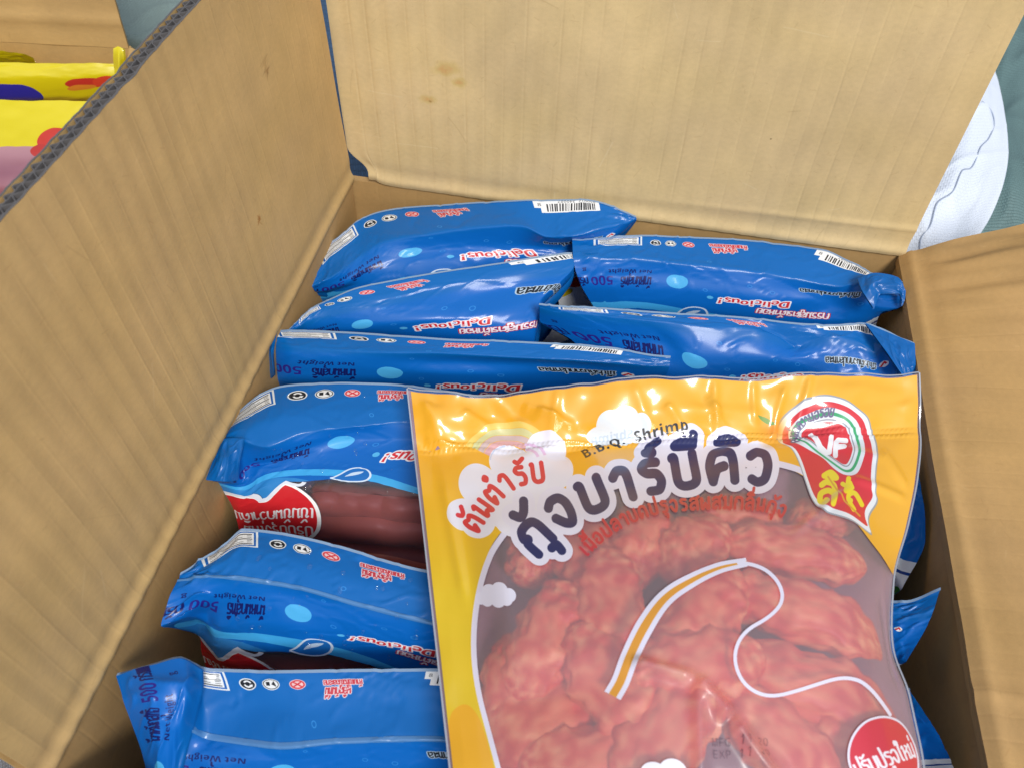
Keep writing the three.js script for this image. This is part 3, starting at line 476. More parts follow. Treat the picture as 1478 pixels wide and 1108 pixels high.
const [, face4] = pack('blue pack whose clear window shows dark red contents beside a red badge', [
  R(0, [0, 305, 645, -0.006], [0.06, 327, 614, -0.006], [0.12, 356, 584, -0.004], [0.21, 397, 561, -0.002], [0.26, 430, 556, -0.001], [0.4, 512, 554, 0.001], [0.55, 590, 558, 0.001], [0.75, 700, 575, 0], [1, 920, 592, -0.004]),
  R(0.10, [0, 304, 647, -0.006], [0.05, 320, 628, -0.004], [0.12, 362, 612, 0.001], [0.21, 405, 597, 0.002], [0.4, 512, 588, 0.001], [0.55, 592, 583, 0.001], [1, 905, 605, -0.005]),
  R(0.16, [0, 303, 651, -0.008], [0.05, 322, 636, -0.003], [0.09, 346, 635, -0.001], [0.15, 379, 644, -0.002], [0.22, 437, 624, -0.001], [0.4, 522, 614, -0.001], [0.55, 592, 605, -0.001], [1, 898, 625, -0.008]),
  R(0.22, [0, 298, 690, -0.006], [0.035, 328, 690, -0.010], [0.06, 348, 664, -0.012], [0.15, 395, 656, -0.009], [0.22, 437, 640, -0.006], [0.335, 491, 624, -0.004], [0.5, 575, 618, -0.004], [1, 895, 640, -0.012]),
  R(0.27, [0, 299, 692, -0.009], [0.035, 343, 693, -0.018], [0.07, 352, 676, -0.017], [0.15, 395, 664, -0.014], [0.24, 442, 650, -0.010], [0.335, 491, 635, -0.008], [0.46, 572, 632, -0.008], [1, 892, 660, -0.016]),
  R(0.36, [0, 310, 694, -0.016], [0.03, 345, 700, -0.022], [0.1, 380, 680, -0.017], [0.25, 445, 668, -0.014], [0.4, 520, 664, -0.012], [0.55, 600, 668, -0.012], [1, 890, 690, -0.02]),
  R(0.46, [0, 320, 705, -0.025], [0.03, 346, 713, -0.025], [0.1, 385, 698, -0.019], [0.25, 445, 690, -0.016], [0.4, 520, 690, -0.014], [0.6, 620, 705, -0.014], [1, 888, 725, -0.024]),
  R(0.58, [0, 335, 730, -0.036], [0.03, 347, 735, -0.033], [0.25, 448, 725, -0.024], [0.5, 580, 732, -0.022], [1, 880, 760, -0.034]),
  R(0.72, [0, 345, 765, -0.046], [0.25, 449, 768, -0.040], [0.5, 590, 785, -0.039], [1, 875, 815, -0.05]),
  R(0.84, [0, 350, 790, -0.062], [0.25, 452, 800, -0.06], [0.5, 600, 825, -0.06], [1, 865, 850, -0.068]),
], { base: [600, 660], seed: 6, window: true, wrinkle: 0.7, nv: 120, drops: 34, end: 1.2, fin: [R(0, [0, 304, 644, -0.003], [0.5, 326, 632, 0.000], [1, 352, 632, 0.001]), R(0.5, [0, 300, 668, -0.004], [0.5, 324, 660, 0.000], [1, 345, 660, -0.003]), R(1, [0, 297, 692, -0.005], [0.5, 322, 694, -0.004], [1, 342, 692, -0.010])] });

const [, face5] = pack('wet blue pack with a curled left end left of the yellow bag', [
  R(0, [0, 260, 829, -0.003], [0.05, 284, 812, -0.003], [0.1, 318, 790, -0.002], [0.16, 350, 764, 0], [0.26, 402, 770, 0.001], [0.4, 480, 787, 0.002], [0.6, 610, 824, 0.002], [1, 868, 872, -0.003]),
  R(0.09, [0, 259, 831, -0.003], [0.07, 298, 818, 0.001], [0.15, 345, 800, 0.003], [0.3, 420, 808, 0.003], [0.55, 575, 850, 0.002], [1, 862, 900, -0.006]),
  R(0.16, [0, 257, 834, -0.004], [0.08, 300, 829, 0.001], [0.16, 350, 834, 0.001], [0.3, 420, 845, 0.001], [0.5, 520, 872, 0.0], [0.68, 636, 901, -0.001], [1, 858, 945, -0.01]),
  R(0.21, [0, 246, 858, -0.006], [0.07, 292, 852, -0.004], [0.14, 330, 852, -0.005], [0.24, 380, 856, -0.004], [0.335, 430, 862, -0.004], [0.5, 523, 890, -0.004], [0.68, 635, 915, -0.005], [1, 856, 960, -0.012]),
  R(0.27, [0, 238, 880, -0.009], [0.06, 285, 868, -0.008], [0.11, 312, 872, -0.012], [0.24, 378, 876, -0.009], [0.335, 430, 881, -0.008], [0.5, 525, 905, -0.008], [0.68, 635, 928, -0.009], [1, 854, 980, -0.018]),
  R(0.33, [0, 232, 903, -0.011], [0.05, 270, 889, -0.013], [0.09, 297, 884, -0.02], [0.13, 318, 900, -0.020], [0.25, 380, 900, -0.015], [0.335, 432, 905, -0.013], [0.5, 530, 922, -0.013], [0.68, 635, 945, -0.014], [1, 852, 1000, -0.026]),
  R(0.41, [0, 250, 905, -0.024], [0.05, 290, 896, -0.03], [0.1, 310, 915, -0.028], [0.25, 385, 918, -0.021], [0.4, 460, 925, -0.018], [0.55, 560, 942, -0.019], [0.7, 640, 962, -0.02], [1, 850, 1015, -0.035]),
  R(0.48, [0, 285, 915, -0.040], [0.05, 293, 925, -0.036], [0.14, 330, 940, -0.031], [0.3, 410, 943, -0.026], [0.45, 490, 950, -0.025], [0.7, 640, 982, -0.028], [1, 848, 1030, -0.045]),
  R(0.58, [0, 290, 940, -0.046], [0.14, 335, 962, -0.040], [0.3, 415, 968, -0.036], [0.5, 530, 974, -0.036], [0.7, 640, 1000, -0.038], [1, 846, 1045, -0.055]),
  R(0.72, [0, 300, 970, -0.06], [0.3, 420, 995, -0.055], [0.6, 580, 1000, -0.055], [1, 844, 1065, -0.065]),
], { base: [560, 880], seed: 7, window: true, nv: 110, seam: 0.16, drops: 60, end: 1.7 });

pack('blue pack in front left corner of the box with a wide crumpled end flap', [
  R(0, [0, 168, 974, -0.006], [0.05, 215, 960, -0.001], [0.1, 260, 950, 0.002], [0.14, 290, 965, -0.004], [0.19, 315, 968, -0.006], [0.35, 400, 970, -0.003], [0.6, 545, 968, -0.001], [0.75, 640, 968, -0.001], [1, 790, 985, -0.004]),
  R(0.05, [0, 174, 992, -0.006], [0.05, 222, 982, 0.001], [0.1, 272, 976, 0.001], [0.14, 291, 985, -0.006], [0.19, 322, 990, -0.009], [0.35, 405, 992, -0.005], [0.72, 617, 988, -0.002], [1, 790, 1003, -0.006]),
  R(0.11, [0, 185, 1020, -0.010], [0.05, 235, 1018, -0.001], [0.1, 278, 1010, -0.003], [0.14, 294, 1020, -0.010], [0.22, 345, 1025, -0.011], [0.4, 430, 1028, -0.007], [0.72, 618, 1026, -0.005], [1, 790, 1038, -0.010]),
  R(0.16, [0, 196, 1048, -0.016], [0.06, 240, 1055, -0.006], [0.11, 275, 1050, -0.008], [0.16, 300, 1062, -0.014], [0.3, 385, 1076, -0.010], [0.5, 490, 1070, -0.007], [0.72, 620, 1067, -0.006], [1, 790, 1078, -0.012]),
  R(0.22, [0, 204, 1075, -0.02], [0.06, 244, 1082, -0.011], [0.12, 275, 1085, -0.014], [0.3, 390, 1096, -0.014], [0.5, 495, 1088, -0.011], [0.72, 622, 1083, -0.010], [1, 790, 1095, -0.016]),
  R(0.30, [0, 213, 1110, -0.028], [0.1, 262, 1120, -0.020], [0.335, 405, 1122, -0.019], [0.6, 560, 1112, -0.017], [1, 790, 1120, -0.022]),
  R(0.45, [0, 222, 1160, -0.045], [0.5, 480, 1165, -0.036], [1, 785, 1170, -0.04]),
], { base: [480, 1010], seed: 8, seam: 0.16, end: 1.4, finPrint: true, fin: [R(0, [0, 167, 975, -0.002], [0.4, 215, 960, 0.006], [0.75, 262, 950, 0.006], [1, 291, 966, 0.001]), R(0.25, [0, 176, 1005, -0.002], [0.4, 225, 995, 0.008], [0.75, 268, 985, 0.007], [1, 290, 1000, -0.001]), R(0.55, [0, 190, 1045, -0.010], [0.4, 230, 1035, 0.003], [0.75, 262, 1030, 0.003], [1, 280, 1042, -0.006]), R(0.8, [0, 204, 1085, -0.018], [0.4, 232, 1080, -0.006], [1, 268, 1085, -0.012]), R(1, [0, 214, 1125, -0.026], [0.4, 236, 1125, -0.016], [1, 258, 1128, -0.018])] });

// the right-hand column, mostly under the yellow bag
pack('blue pack bulging out behind the upper right edge of the yellow bag', [
  R(0, [0, 800, 600, -0.012], [0.5, 1050, 612, -0.012], [0.9, 1285, 640, -0.012], [1, 1320, 655, -0.012]),
  R(0.2, [0, 800, 650, -0.018], [0.5, 1050, 660, -0.018], [0.9, 1298, 690, -0.016], [1, 1333, 722, -0.014]),
  R(0.36, [0, 800, 700, -0.026], [0.5, 1050, 715, -0.026], [0.9, 1300, 750, -0.022], [1, 1336, 778, -0.020]),
  R(0.5, [0, 800, 760, -0.04], [0.5, 1050, 775, -0.04], [0.9, 1285, 820, -0.034], [1, 1302, 850, -0.032]),
], { base: [1050, 680], seed: 9 });
pack('blue pack with a pointed corner sticking out right of the yellow bag', [
  R(0, [0, 800, 790, -0.022], [0.5, 1050, 810, -0.022], [0.84, 1265, 864, -0.018], [0.92, 1305, 868, -0.014], [1, 1358, 850, -0.006]),
  R(0.2, [0, 800, 830, -0.026], [0.5, 1050, 850, -0.026], [0.86, 1275, 895, -0.020], [0.93, 1305, 900, -0.016], [1, 1340, 900, -0.012]),
  R(0.4, [0, 800, 890, -0.036], [0.5, 1050, 905, -0.036], [0.9, 1285, 945, -0.028], [1, 1308, 955, -0.024]),
], { base: [1050, 860], seed: 10 });
pack('blue pack showing a narrow strip at lower right beside the red disc', [
  R(0, [0, 800, 960, -0.024], [0.5, 1050, 975, -0.024], [0.9, 1290, 985, -0.020], [1, 1314, 996, -0.016]),
  R(0.25, [0, 800, 1010, -0.03], [0.5, 1050, 1025, -0.03], [0.9, 1305, 1035, -0.024], [1, 1350, 1052, -0.016]),
  R(0.5, [0, 800, 1090, -0.044], [0.5, 1050, 1100, -0.044], [0.9, 1320, 1105, -0.032], [1, 1380, 1112, -0.020]),
], { base: [1050, 1010], seed: 11 });

// what the windows of the two packs show
function sausage(face, v, u0, u1, r, label) {
  const pts = []; for (let i = 0; i <= 12; i++) { const p = face(lerp(u0, u1, i / 12), v); p.y -= r + 0.0095 + 0.001 * nz(i * 0.6, v * 9); p.z -= 0.3 * r; pts.push(p); }
  const c = new THREE.CatmullRomCurve3(pts), g = new THREE.TubeGeometry(c, 60, r, 20, false), P = g.attributes.position;
  for (let i = 0; i < P.count; i++) { const k = Math.floor(i / 21) / 60, e = Math.sqrt(Math.max(0.02, Math.min(1, Math.min(k, 1 - k) * 16))), q = c.getPointAt(k), w = V().fromBufferAttribute(P, i).sub(q).multiplyScalar(e * (1 + 0.14 * nz(k * 9 + v * 30, (i % 21) * 0.25))); P.setXYZ(i, q.x + w.x, q.y + w.y, q.z + w.z); }
  g.computeVertexNormals();
  const b = pts[6].clone(); b.y -= r; const t = thing('sausage', label, 'sausage', b, 'sausages inside the window packs'); part('sausage_body', g, sausageMat, t);
}
sausage(face4, 0.50, 0.22, 0.62, 0.0085, 'dark red sausage just under the window edge of the badge pack');
sausage(face4, 0.61, 0.2, 0.66, 0.0088, 'dark red sausage across the middle of the window beside the red badge');
sausage(face4, 0.73, 0.18, 0.68, 0.0088, 'dark red sausage at the bottom of the badge pack window');
sausage(face5, 0.54, 0.1, 0.6, 0.0085, 'dark red sausage peeping from the narrow window of the wet pack');

/* ------------------------------------------------------------------ the yellow bag lying on top */
const GW = 1480, GH = 1520;
const bagX = (y) => 588 + (y - 560) * 0.113;
const D = (x, y) => { const xl = bagX(y), u = (x - xl) / (1327 - xl); return [u * GW, (y - (562 - 24 * u)) / 740 * GH]; };
const bagRows = [
  R(0, [0, 588, 561, 0.033], [0.09, 655, 563, 0.037], [0.17, 715, 571, 0.032], [0.28, 792, 557, 0.039], [0.5, 958, 547, 0.042], [0.75, 1142, 540, 0.041], [1, 1327, 538, 0.034]),
  R(0.06, [0, 593, 605, 0.026], [0.09, 660, 606, 0.029], [0.17, 718, 606, 0.024], [0.28, 797, 600, 0.032], [0.5, 960, 593, 0.034], [0.75, 1143, 586, 0.033], [1, 1328, 582, 0.026]),
  R(0.12, [0, 598, 650, 0.019], [0.28, 802, 643, 0.023], [0.5, 963, 638, 0.025], [0.75, 1145, 631, 0.024], [1, 1328, 626, 0.019]),
  R(0.20, [0, 605, 710, 0.021], [0.1, 678, 707, 0.026], [0.5, 966, 697, 0.036], [0.85, 1219, 688, 0.030], [1, 1324, 690, 0.020]),
  R(0.28, [0, 612, 770, 0.023], [0.08, 668, 767, 0.029], [0.16, 726, 765, 0.040], [0.5, 969, 757, 0.050], [0.82, 1199, 750, 0.042], [0.92, 1268, 750, 0.028], [1, 1311, 755, 0.020]),
  R(0.40, [0, 622, 860, 0.025], [0.08, 678, 856, 0.032], [0.16, 735, 854, 0.046], [0.5, 974, 846, 0.060], [0.82, 1202, 840, 0.052], [0.93, 1272, 840, 0.034], [1, 1289, 843, 0.022]),
  R(0.52, [0, 632, 948, 0.026], [0.08, 687, 944, 0.033], [0.16, 743, 942, 0.047], [0.5, 979, 934, 0.064], [0.84, 1218, 930, 0.052], [0.94, 1280, 932, 0.034], [1, 1289, 935, 0.024]),
  R(0.62, [0, 640, 1022, 0.027], [0.08, 695, 1018, 0.033], [0.5, 983, 1008, 0.063], [0.86, 1232, 1004, 0.050], [0.95, 1295, 1006, 0.034], [1, 1313, 1008, 0.026]),
  R(0.74, [0, 650, 1111, 0.028], [0.08, 704, 1107, 0.034], [0.5, 988, 1098, 0.060], [0.88, 1250, 1092, 0.046], [0.96, 1310, 1094, 0.034], [1, 1332, 1098, 0.028]),
  R(0.88, [0, 662, 1215, 0.029], [0.5, 995, 1200, 0.050], [1, 1334, 1200, 0.029]),
  R(1, [0, 672, 1304, 0.030], [0.5, 1000, 1290, 0.036], [1, 1336, 1290, 0.030]),
];
const bagNet = netFn(bagRows, 120);
const seg = (x, y, ax, ay, bx2, by2) => { const dx = bx2 - ax, dy = by2 - ay, t = clamp(((x - ax) * dx + (y - ay) * dy) / (dx * dx + dy * dy), 0, 1); return [Math.hypot(x - ax - dx * t, y - ay - dy * t), t]; };
const bagCreases = [ // folds pressed into the film, in (u, v) of the bag: ax, ay, bx, by, depth, half-width
  [0.40, 0.55, 0.53, 0.580, 0.0036, 0.014], [0.53, 0.580, 0.60, 0.655, 0.0048, 0.017], [0.60, 0.655, 0.70, 0.80, 0.0050, 0.018], [0.535, 0.59, 0.53, 0.80, 0.0030, 0.016],
  [0.02, 0.10, 0.09, 0.12, 0.0012, 0.008], [0.16, 0.0, 0.24, 0.10, 0.0015, 0.012], [0.30, 0.0, 0.27, 0.11, 0.0013, 0.010], [0.44, 0.01, 0.47, 0.10, 0.0009, 0.010], [0.60, 0.0, 0.60, 0.12, 0.0016, 0.009], [0.68, 0.0, 0.68, 0.09, 0.0013, 0.007], [0.74, 0.02, 0.71, 0.12, 0.0014, 0.007], [0.79, 0.0, 0.76, 0.10, 0.0015, 0.008],
  [0.86, 0.20, 0.99, 0.24, 0.0013, 0.007], [0.92, 0.15, 0.985, 0.22, 0.0013, 0.007], [0.80, 0.13, 0.93, 0.17, 0.0010, 0.008], [0.75, 0.30, 0.86, 0.22, 0.0012, 0.008], [0.05, 0.16, 0.07, 0.42, 0.0012, 0.012], [0.93, 0.42, 0.97, 0.60, -0.0012, 0.012],
  [0.03, 0.01, 0.06, 0.13, 0.0012, 0.012], [0.10, 0.035, 0.16, 0.085, 0.0016, 0.011], [0.22, 0.03, 0.30, 0.07, 0.0018, 0.013], [0.33, 0.08, 0.25, 0.04, 0.0015, 0.012], [0.58, 0.03, 0.62, 0.10, 0.0014, 0.008], [0.50, 0.05, 0.53, 0.10, 0.0012, 0.008],
];
const bagFace = (u, v) => {
  const p = bagNet(u, v), edge = Math.min(1, Math.min(u, 1 - u) / 0.03), head = sstep(0.17, 0.10, v) * sstep(0, 0.01, v + 0.012);
  let y = 0.0008 * nz(u * 6, v * 7, 2.2) + 0.0003 * nz(u * 17, v * 13, 5.2);
  y += head * (0.0052 * nz(u * 9.5 + 0.8 * nz(u * 3, v * 20), v * 7 + 3, 1.3) + 0.0012 * nz(u * 24 + v * 8, v * 14, 6.6) + 0.0020 * nz(u * 5, v * 26, 4.4));
  for (const [ax, ay, bx2, by2, dep, hw] of bagCreases) { const [d, t] = seg(u, v, ax, ay, bx2, by2); if (d < hw * 3.5) y += dep * Math.exp(-d * d / (hw * hw)) * Math.min(1, t * 5 + 0.2, (1 - t) * 5 + 0.2); }
  // zip: two pressed tracks
  for (const zv of [0.112, 0.1235]) { const d = (v - zv) / 0.0022; if (Math.abs(d) < 4) y += 0.0010 * Math.exp(-d * d) * (0.7 + 0.45 * Math.sin(u * 640)); }
  p.y += y * edge + 0.0007 * nz(u * 11, v * 11, 9.1) * (1 - edge);
  return p;
};
function bagPrint(g, mask) {
  const P = (a) => { g.beginPath(); a(); }, W = '#fff';
  const m = (c) => (mask ? '#fff' : c);
  const path = (pts, close = true) => { pts.forEach(([x, y], i) => { const q = D(x, y); i ? g.lineTo(...q) : g.moveTo(...q); }); if (close) g.closePath(); };
  const soft = (pts, close = true) => { const n = pts.length, q = pts.map(([x, y]) => D(x, y)); if (close) { g.moveTo((q[0][0] + q[n - 1][0]) / 2, (q[0][1] + q[n - 1][1]) / 2); for (let i = 0; i < n; i++) { const b = q[(i + 1) % n]; g.quadraticCurveTo(q[i][0], q[i][1], (q[i][0] + b[0]) / 2, (q[i][1] + b[1]) / 2); } g.closePath(); } else { g.moveTo(...q[0]); for (let i = 1; i < n - 1; i++) { const b = q[i + 1], e = i === n - 2 ? b : [(q[i][0] + b[0]) / 2, (q[i][1] + b[1]) / 2]; g.quadraticCurveTo(q[i][0], q[i][1], ...e); } } };
  const curve = (pts) => along(pts.map(([x, y]) => D(x, y)));
  if (mask) { g.fillStyle = '#000'; g.fillRect(0, 0, GW, GH); g.fillStyle = '#fff'; g.fillRect(9, 6, GW - 15, GH - 12); }
  else { const gr = g.createLinearGradient(0, 0, -180, GH * 0.7); gr.addColorStop(0, '#efab22'); gr.addColorStop(0.22, '#f0b223'); gr.addColorStop(0.55, '#e8c62c'); gr.addColorStop(1, '#e5c430'); g.fillStyle = gr; g.fillRect(0, 0, GW, GH); g.fillStyle = '#efb026'; g.fillRect(GW * 0.5, 0, GW * 0.5, GH); const g2 = g.createLinearGradient(GW * 0.3, 0, GW * 0.55, 0); g2.addColorStop(0, 'rgba(239,176,38,0)'); g2.addColorStop(1, 'rgba(239,176,38,1)'); g.fillStyle = g2; g.fillRect(GW * 0.3, 0, GW * 0.3, GH);
    g.fillStyle = '#eeb02a'; P(() => soft([[640, 1040], [668, 1010], [690, 1030], [705, 1075], [720, 1140], [720, 1330], [640, 1330]])); g.fill(); }
  // clear window and its white edge
  const win = [[735, 752], [706, 790], [690, 845], [684, 905], [686, 960], [694, 1010], [706, 1055], [715, 1090], [760, 1240], [985, 1300], [1210, 1330], [1400, 1330], [1400, 1100], [1400, 900], [1380, 835], [1300, 815], [1262, 785], [1236, 755], [1196, 715], [1150, 680], [1080, 655], [1000, 650], [860, 680]];
  g.fillStyle = mask ? '#000' : '#b9aeb8'; P(() => soft(win)); g.fill();
  g.lineWidth = 17; g.strokeStyle = m('#e3dff2'); P(() => soft([[760, 730], [718, 778], [696, 830], [685, 885], [683, 945], [690, 1000], [702, 1045], [714, 1090], [740, 1180], [800, 1260]], false)); g.stroke(); P(() => soft([[1110, 668], [1150, 676], [1170, 690], [1190, 712]], false)); g.stroke();
  // clouds
  const cloud = (x, y, s, c = '#eeecf6') => { g.fillStyle = m(c); for (const [dx, dy, r] of [[-0.9, 0.25, 0.42], [-0.35, -0.15, 0.55], [0.3, -0.3, 0.55], [0.9, 0.0, 0.48], [0.2, 0.35, 0.5], [-0.5, 0.4, 0.4], [0.75, 0.3, 0.4]]) { const q = D(x + dx * s, y + dy * s); P(() => g.arc(q[0], q[1], r * s * 2, 0, 7)); g.fill(); } };
  cloud(892, 616, 34, '#e2eaf2'); cloud(714, 858, 22, '#e6e4f6'); cloud(960, 1128, 40);
  if (!mask) for (const [r, c] of [[70, '#e9d678'], [60, '#c9d9b8'], [50, '#c6b8e2'], [40, '#d8a8d8']]) { const q = D(738, 672); g.strokeStyle = c; g.globalAlpha = 0.75; g.lineWidth = 18; P(() => g.arc(q[0], q[1], r * 1.9, -2.7, -0.2)); g.stroke(); g.globalAlpha = 1; }
  g.fillStyle = m('#eae7f2'); for (const [x, y, r] of [[668, 742, 24], [690, 700, 30], [735, 668, 30], [788, 648, 30], [800, 680, 28], [770, 700, 40], [720, 720, 42], [690, 752, 26], [740, 745, 30]]) { const q = D(x, y); P(() => g.arc(q[0], q[1], r * 1.98, 0, 7)); g.fill(); }
  if (!mask) { g.strokeStyle = '#c8cfe6'; g.lineWidth = 4; const q = D(735, 668); P(() => g.arc(q[0], q[1], 56, 3.3, 4.6)); g.stroke(); g.strokeStyle = '#e3bfe0'; g.lineWidth = 9; for (const r of [40, 62]) { const z = D(758, 668); P(() => g.arc(z[0], z[1], r, -1.5, -0.3)); g.stroke(); } }
  // headline, with its white surround
  const title = curve([[760, 780], [774, 796], [793, 780], [818, 757], [856, 737], [911, 719], [982, 701], [1022, 695], [1063, 693], [1112, 698], [1150, 706]]);
  const shifted = (f, o) => (t) => f(t + o);
  const tl = shifted(title, 46);
  thai(g, 'กุ้งบาร์บีคิว', tl, 83, [[m('#e8e4f4'), 68]], 0.40, 1.2);
  if (!mask) { g.globalAlpha = 1; thai(g, 'กุ้งบาร์บีคิว', tl, 83, [['#0b1258', 27]], 0.40, 1.2); }
  if (!mask) {
    thai(g, 'ต้นตำรับ'.replace('ำ', 'ํา'), curve([[690, 768], [706, 742], [722, 720], [742, 704], [768, 696], [816, 693]]), 50, [['#d9343e', 13.5]], 0.36);
    g.fillStyle = '#1e1f24'; const bbq = curve([[843, 664], [880, 648], [925, 636], [988, 626], [1020, 623]]); let t = 0; g.font = 'bold 44px sans-serif';
    for (const ch of 'B.B.Q.  Shrimp') { const w = g.measureText(ch).width, [x, y, a] = bbq(t + w / 2); g.save(); g.translate(x, y); g.rotate(a); g.fillText(ch, -w / 2, 0); g.restore(); t += w + (ch === '.' ? 1.5 : 1); }
    g.save(); g.globalAlpha = 0.28; g.fillStyle = '#7f9cc0'; const q = D(914, 632); g.translate(...q); g.scale(-1, 1); g.font = 'bold 36px sans-serif'; g.fillText('Shrimp', 0, 0); g.restore();
  }
  thai(g, 'เนื้อปลาบดปรุงรสผสมกลิ่นกุ้ง', curve([[848, 800], [873, 777], [904, 758], [944, 742], [978, 736], [1029, 732], [1080, 733], [1114, 738], [1150, 754], [1170, 764]]), 32, [[m('#c9303c'), 8.5]], 0.36);
  // rod and line
  const rod = [[1078, 807], [1040, 815], [1000, 834], [962, 862], [932, 905], [910, 952], [898, 990], [888, 1010]];
  const taper = (w0, w1) => { const c = curve(rod), L = c.L, a = [], b = []; for (let i = 0; i <= 40; i++) { const s = i / 40, [x, y, an] = c(s * L), w = (w0 + (w1 - w0) * Math.min(1, s * 1.6)) / 2; a.push([x - Math.sin(an) * w, y + Math.cos(an) * w]); b.unshift([x + Math.sin(an) * w, y - Math.cos(an) * w]); } g.beginPath(); [...a, ...b].forEach((q, i) => (i ? g.lineTo(...q) : g.moveTo(...q))); g.closePath(); g.fill(); };
  g.lineJoin = g.lineCap = 'round'; g.fillStyle = m('#e7e3f6'); taper(26, 56); if (!mask) { g.fillStyle = '#e09a2c'; taper(4, 25); }
  g.strokeStyle = m('#e7e3f6'); g.lineWidth = 11; P(() => soft([[1066, 808], [1096, 810], [1124, 832], [1132, 860], [1112, 885], [1070, 908], [1056, 945], [1072, 985], [1112, 1002], [1165, 988], [1220, 970], [1254, 984], [1279, 1024]], false)); g.stroke();
  // red disc
  const [dx, dy] = D(1271, 1086); g.fillStyle = m('#e8e4f4'); P(() => g.ellipse(dx, dy, 108, 122, 0, 0, 7)); g.fill(); if (!mask) { g.fillStyle = '#d32f42'; P(() => g.ellipse(dx, dy, 101, 115, 0, 0, 7)); g.fill(); thai(g, 'ปรับปรุงใหม่', straight(dx - 78, dy + 62, -0.38), 38, [['#f2eef6', 7]], 0.22, 0.72); thai(g, 'เต็ม'.replace('็', ''), straight(dx - 10, dy + 100, -0.3), 36, [['#f2eef6', 7]], 0.25, 0.72); }
  // emblem
  const U = (a) => a.map(([x, y]) => [1110 + x / 5.54, 570 + y / 5.54]);
  const outer = U([[70, 350], [80, 240], [150, 130], [280, 60], [430, 38], [590, 70], [720, 160], [810, 290], [850, 450], [850, 620], [845, 760], [880, 830], [790, 940], [790, 1020], [830, 1100], [760, 1060], [650, 985], [540, 955], [430, 925], [350, 850], [300, 720], [240, 540], [180, 440], [90, 380]]);
  const inset = (pts, k, cx, cy) => pts.map(([x, y]) => [cx + (x - cx) * k, cy + (y - cy) * k]), cx0 = 1110 + 480 / 5.54, cy0 = 570 + 520 / 5.54;
  g.fillStyle = m('#9aa0aa'); P(() => soft(inset(outer, 1.03, cx0, cy0))); g.fill(); g.fillStyle = m('#e9edf2'); P(() => soft(outer)); g.fill();
  if (!mask) {
    g.fillStyle = '#d62734'; P(() => soft(inset(outer, 0.91, cx0, cy0))); g.fill();
    g.fillStyle = '#dfe7ee'; P(() => soft(U([[155, 330], [170, 240], [270, 155], [430, 125], [590, 160], [700, 260], [760, 400], [750, 540], [700, 650], [600, 650], [500, 590], [430, 520], [330, 470], [200, 405]]))); g.fill();
    const inner = U([[258, 335], [300, 265], [420, 235], [540, 255], [625, 350], [650, 440], [635, 520], [600, 568], [520, 520], [420, 455], [330, 390]]);
    g.lineJoin = 'round'; g.strokeStyle = '#35a56a'; g.lineWidth = 20; P(() => soft(inset(inner, 1.30, ...U([[480, 420]])[0]))); g.stroke(); g.strokeStyle = '#dfe7ee'; g.lineWidth = 14; P(() => soft(inset(inner, 1.22, ...U([[480, 420]])[0]))); g.stroke(); g.fillStyle = '#dfe7ee'; P(() => soft(inset(inner, 1.2, ...U([[480, 420]])[0]))); g.fill();
    g.strokeStyle = '#8b8f98'; g.lineWidth = 3; P(() => soft(inset(inner, 1.16, ...U([[480, 420]])[0]))); g.stroke();
    g.fillStyle = '#d62734'; P(() => soft(inset(inner, 1.06, ...U([[480, 420]])[0]))); g.fill();
    g.strokeStyle = '#f1f0f4'; g.lineWidth = 15; P(() => path(U([[330, 330], [400, 440], [450, 480], [475, 475], [480, 370]]), false)); g.stroke(); P(() => path(U([[525, 500], [520, 410], [540, 385], [605, 382]]), false)); g.stroke(); P(() => path(U([[525, 440], [590, 430]]), false)); g.stroke();
    thai(g, 'คุณค่าความอร่อย'.replace('ณ', 'น'), curve(U([[235, 385], [230, 330], [260, 260], [340, 205], [430, 190], [520, 205], [575, 235]])), 20, [['#6c6488', 4.5]], 0.2, 0.75);
    thai(g, 'ลั'.replace('ั', 'ิ'), straight(...D(1110 + 392 / 5.54, 570 + 855 / 5.54), 0.2), 60, [['#ecd61c', 17]], 0.2, 1.1); thai(g, 'กี้', straight(...D(1110 + 672 / 5.54, 570 + 912 / 5.54), -0.5), 44, [['#ecd61c', 14]], 0.16, 1.0);
    g.strokeStyle = '#d8a02a'; g.lineWidth = 5; P(() => path(U([[470, 660], [600, 850], [720, 960]]), false)); g.stroke();
    // an orange with a leaf by the zip
    const [ox, oy] = D(1118, 618); const og = g.createRadialGradient(ox, oy, 8, ox, oy, 70); og.addColorStop(0, '#f0961e'); og.addColorStop(1, 'rgba(240,165,34,0)'); g.fillStyle = og; P(() => g.arc(ox, oy, 70, 0, 7)); g.fill(); g.fillStyle = '#7da04a'; P(() => soft([[1092, 594], [1112, 598], [1124, 612], [1108, 608]])); g.fill();
    g.globalAlpha = 0.5; g.fillStyle = '#3a3038'; g.font = '30px monospace'; g.globalAlpha = 1;
  }
  const [sx, sy] = D(1026, 1074); g.fillStyle = mask ? '#777' : '#4a3a48'; g.font = '34px monospace'; g.save(); g.translate(sx, sy); g.fillText('MFG 11 20', 0, 0); g.fillText('EXP 11 20', 0, 36); g.restore();
}
const [gc, gg] = canvas(GW, GH); bagPrint(gg, false); const [gm, gmg] = canvas(GW, GH); bagPrint(gmg, true);
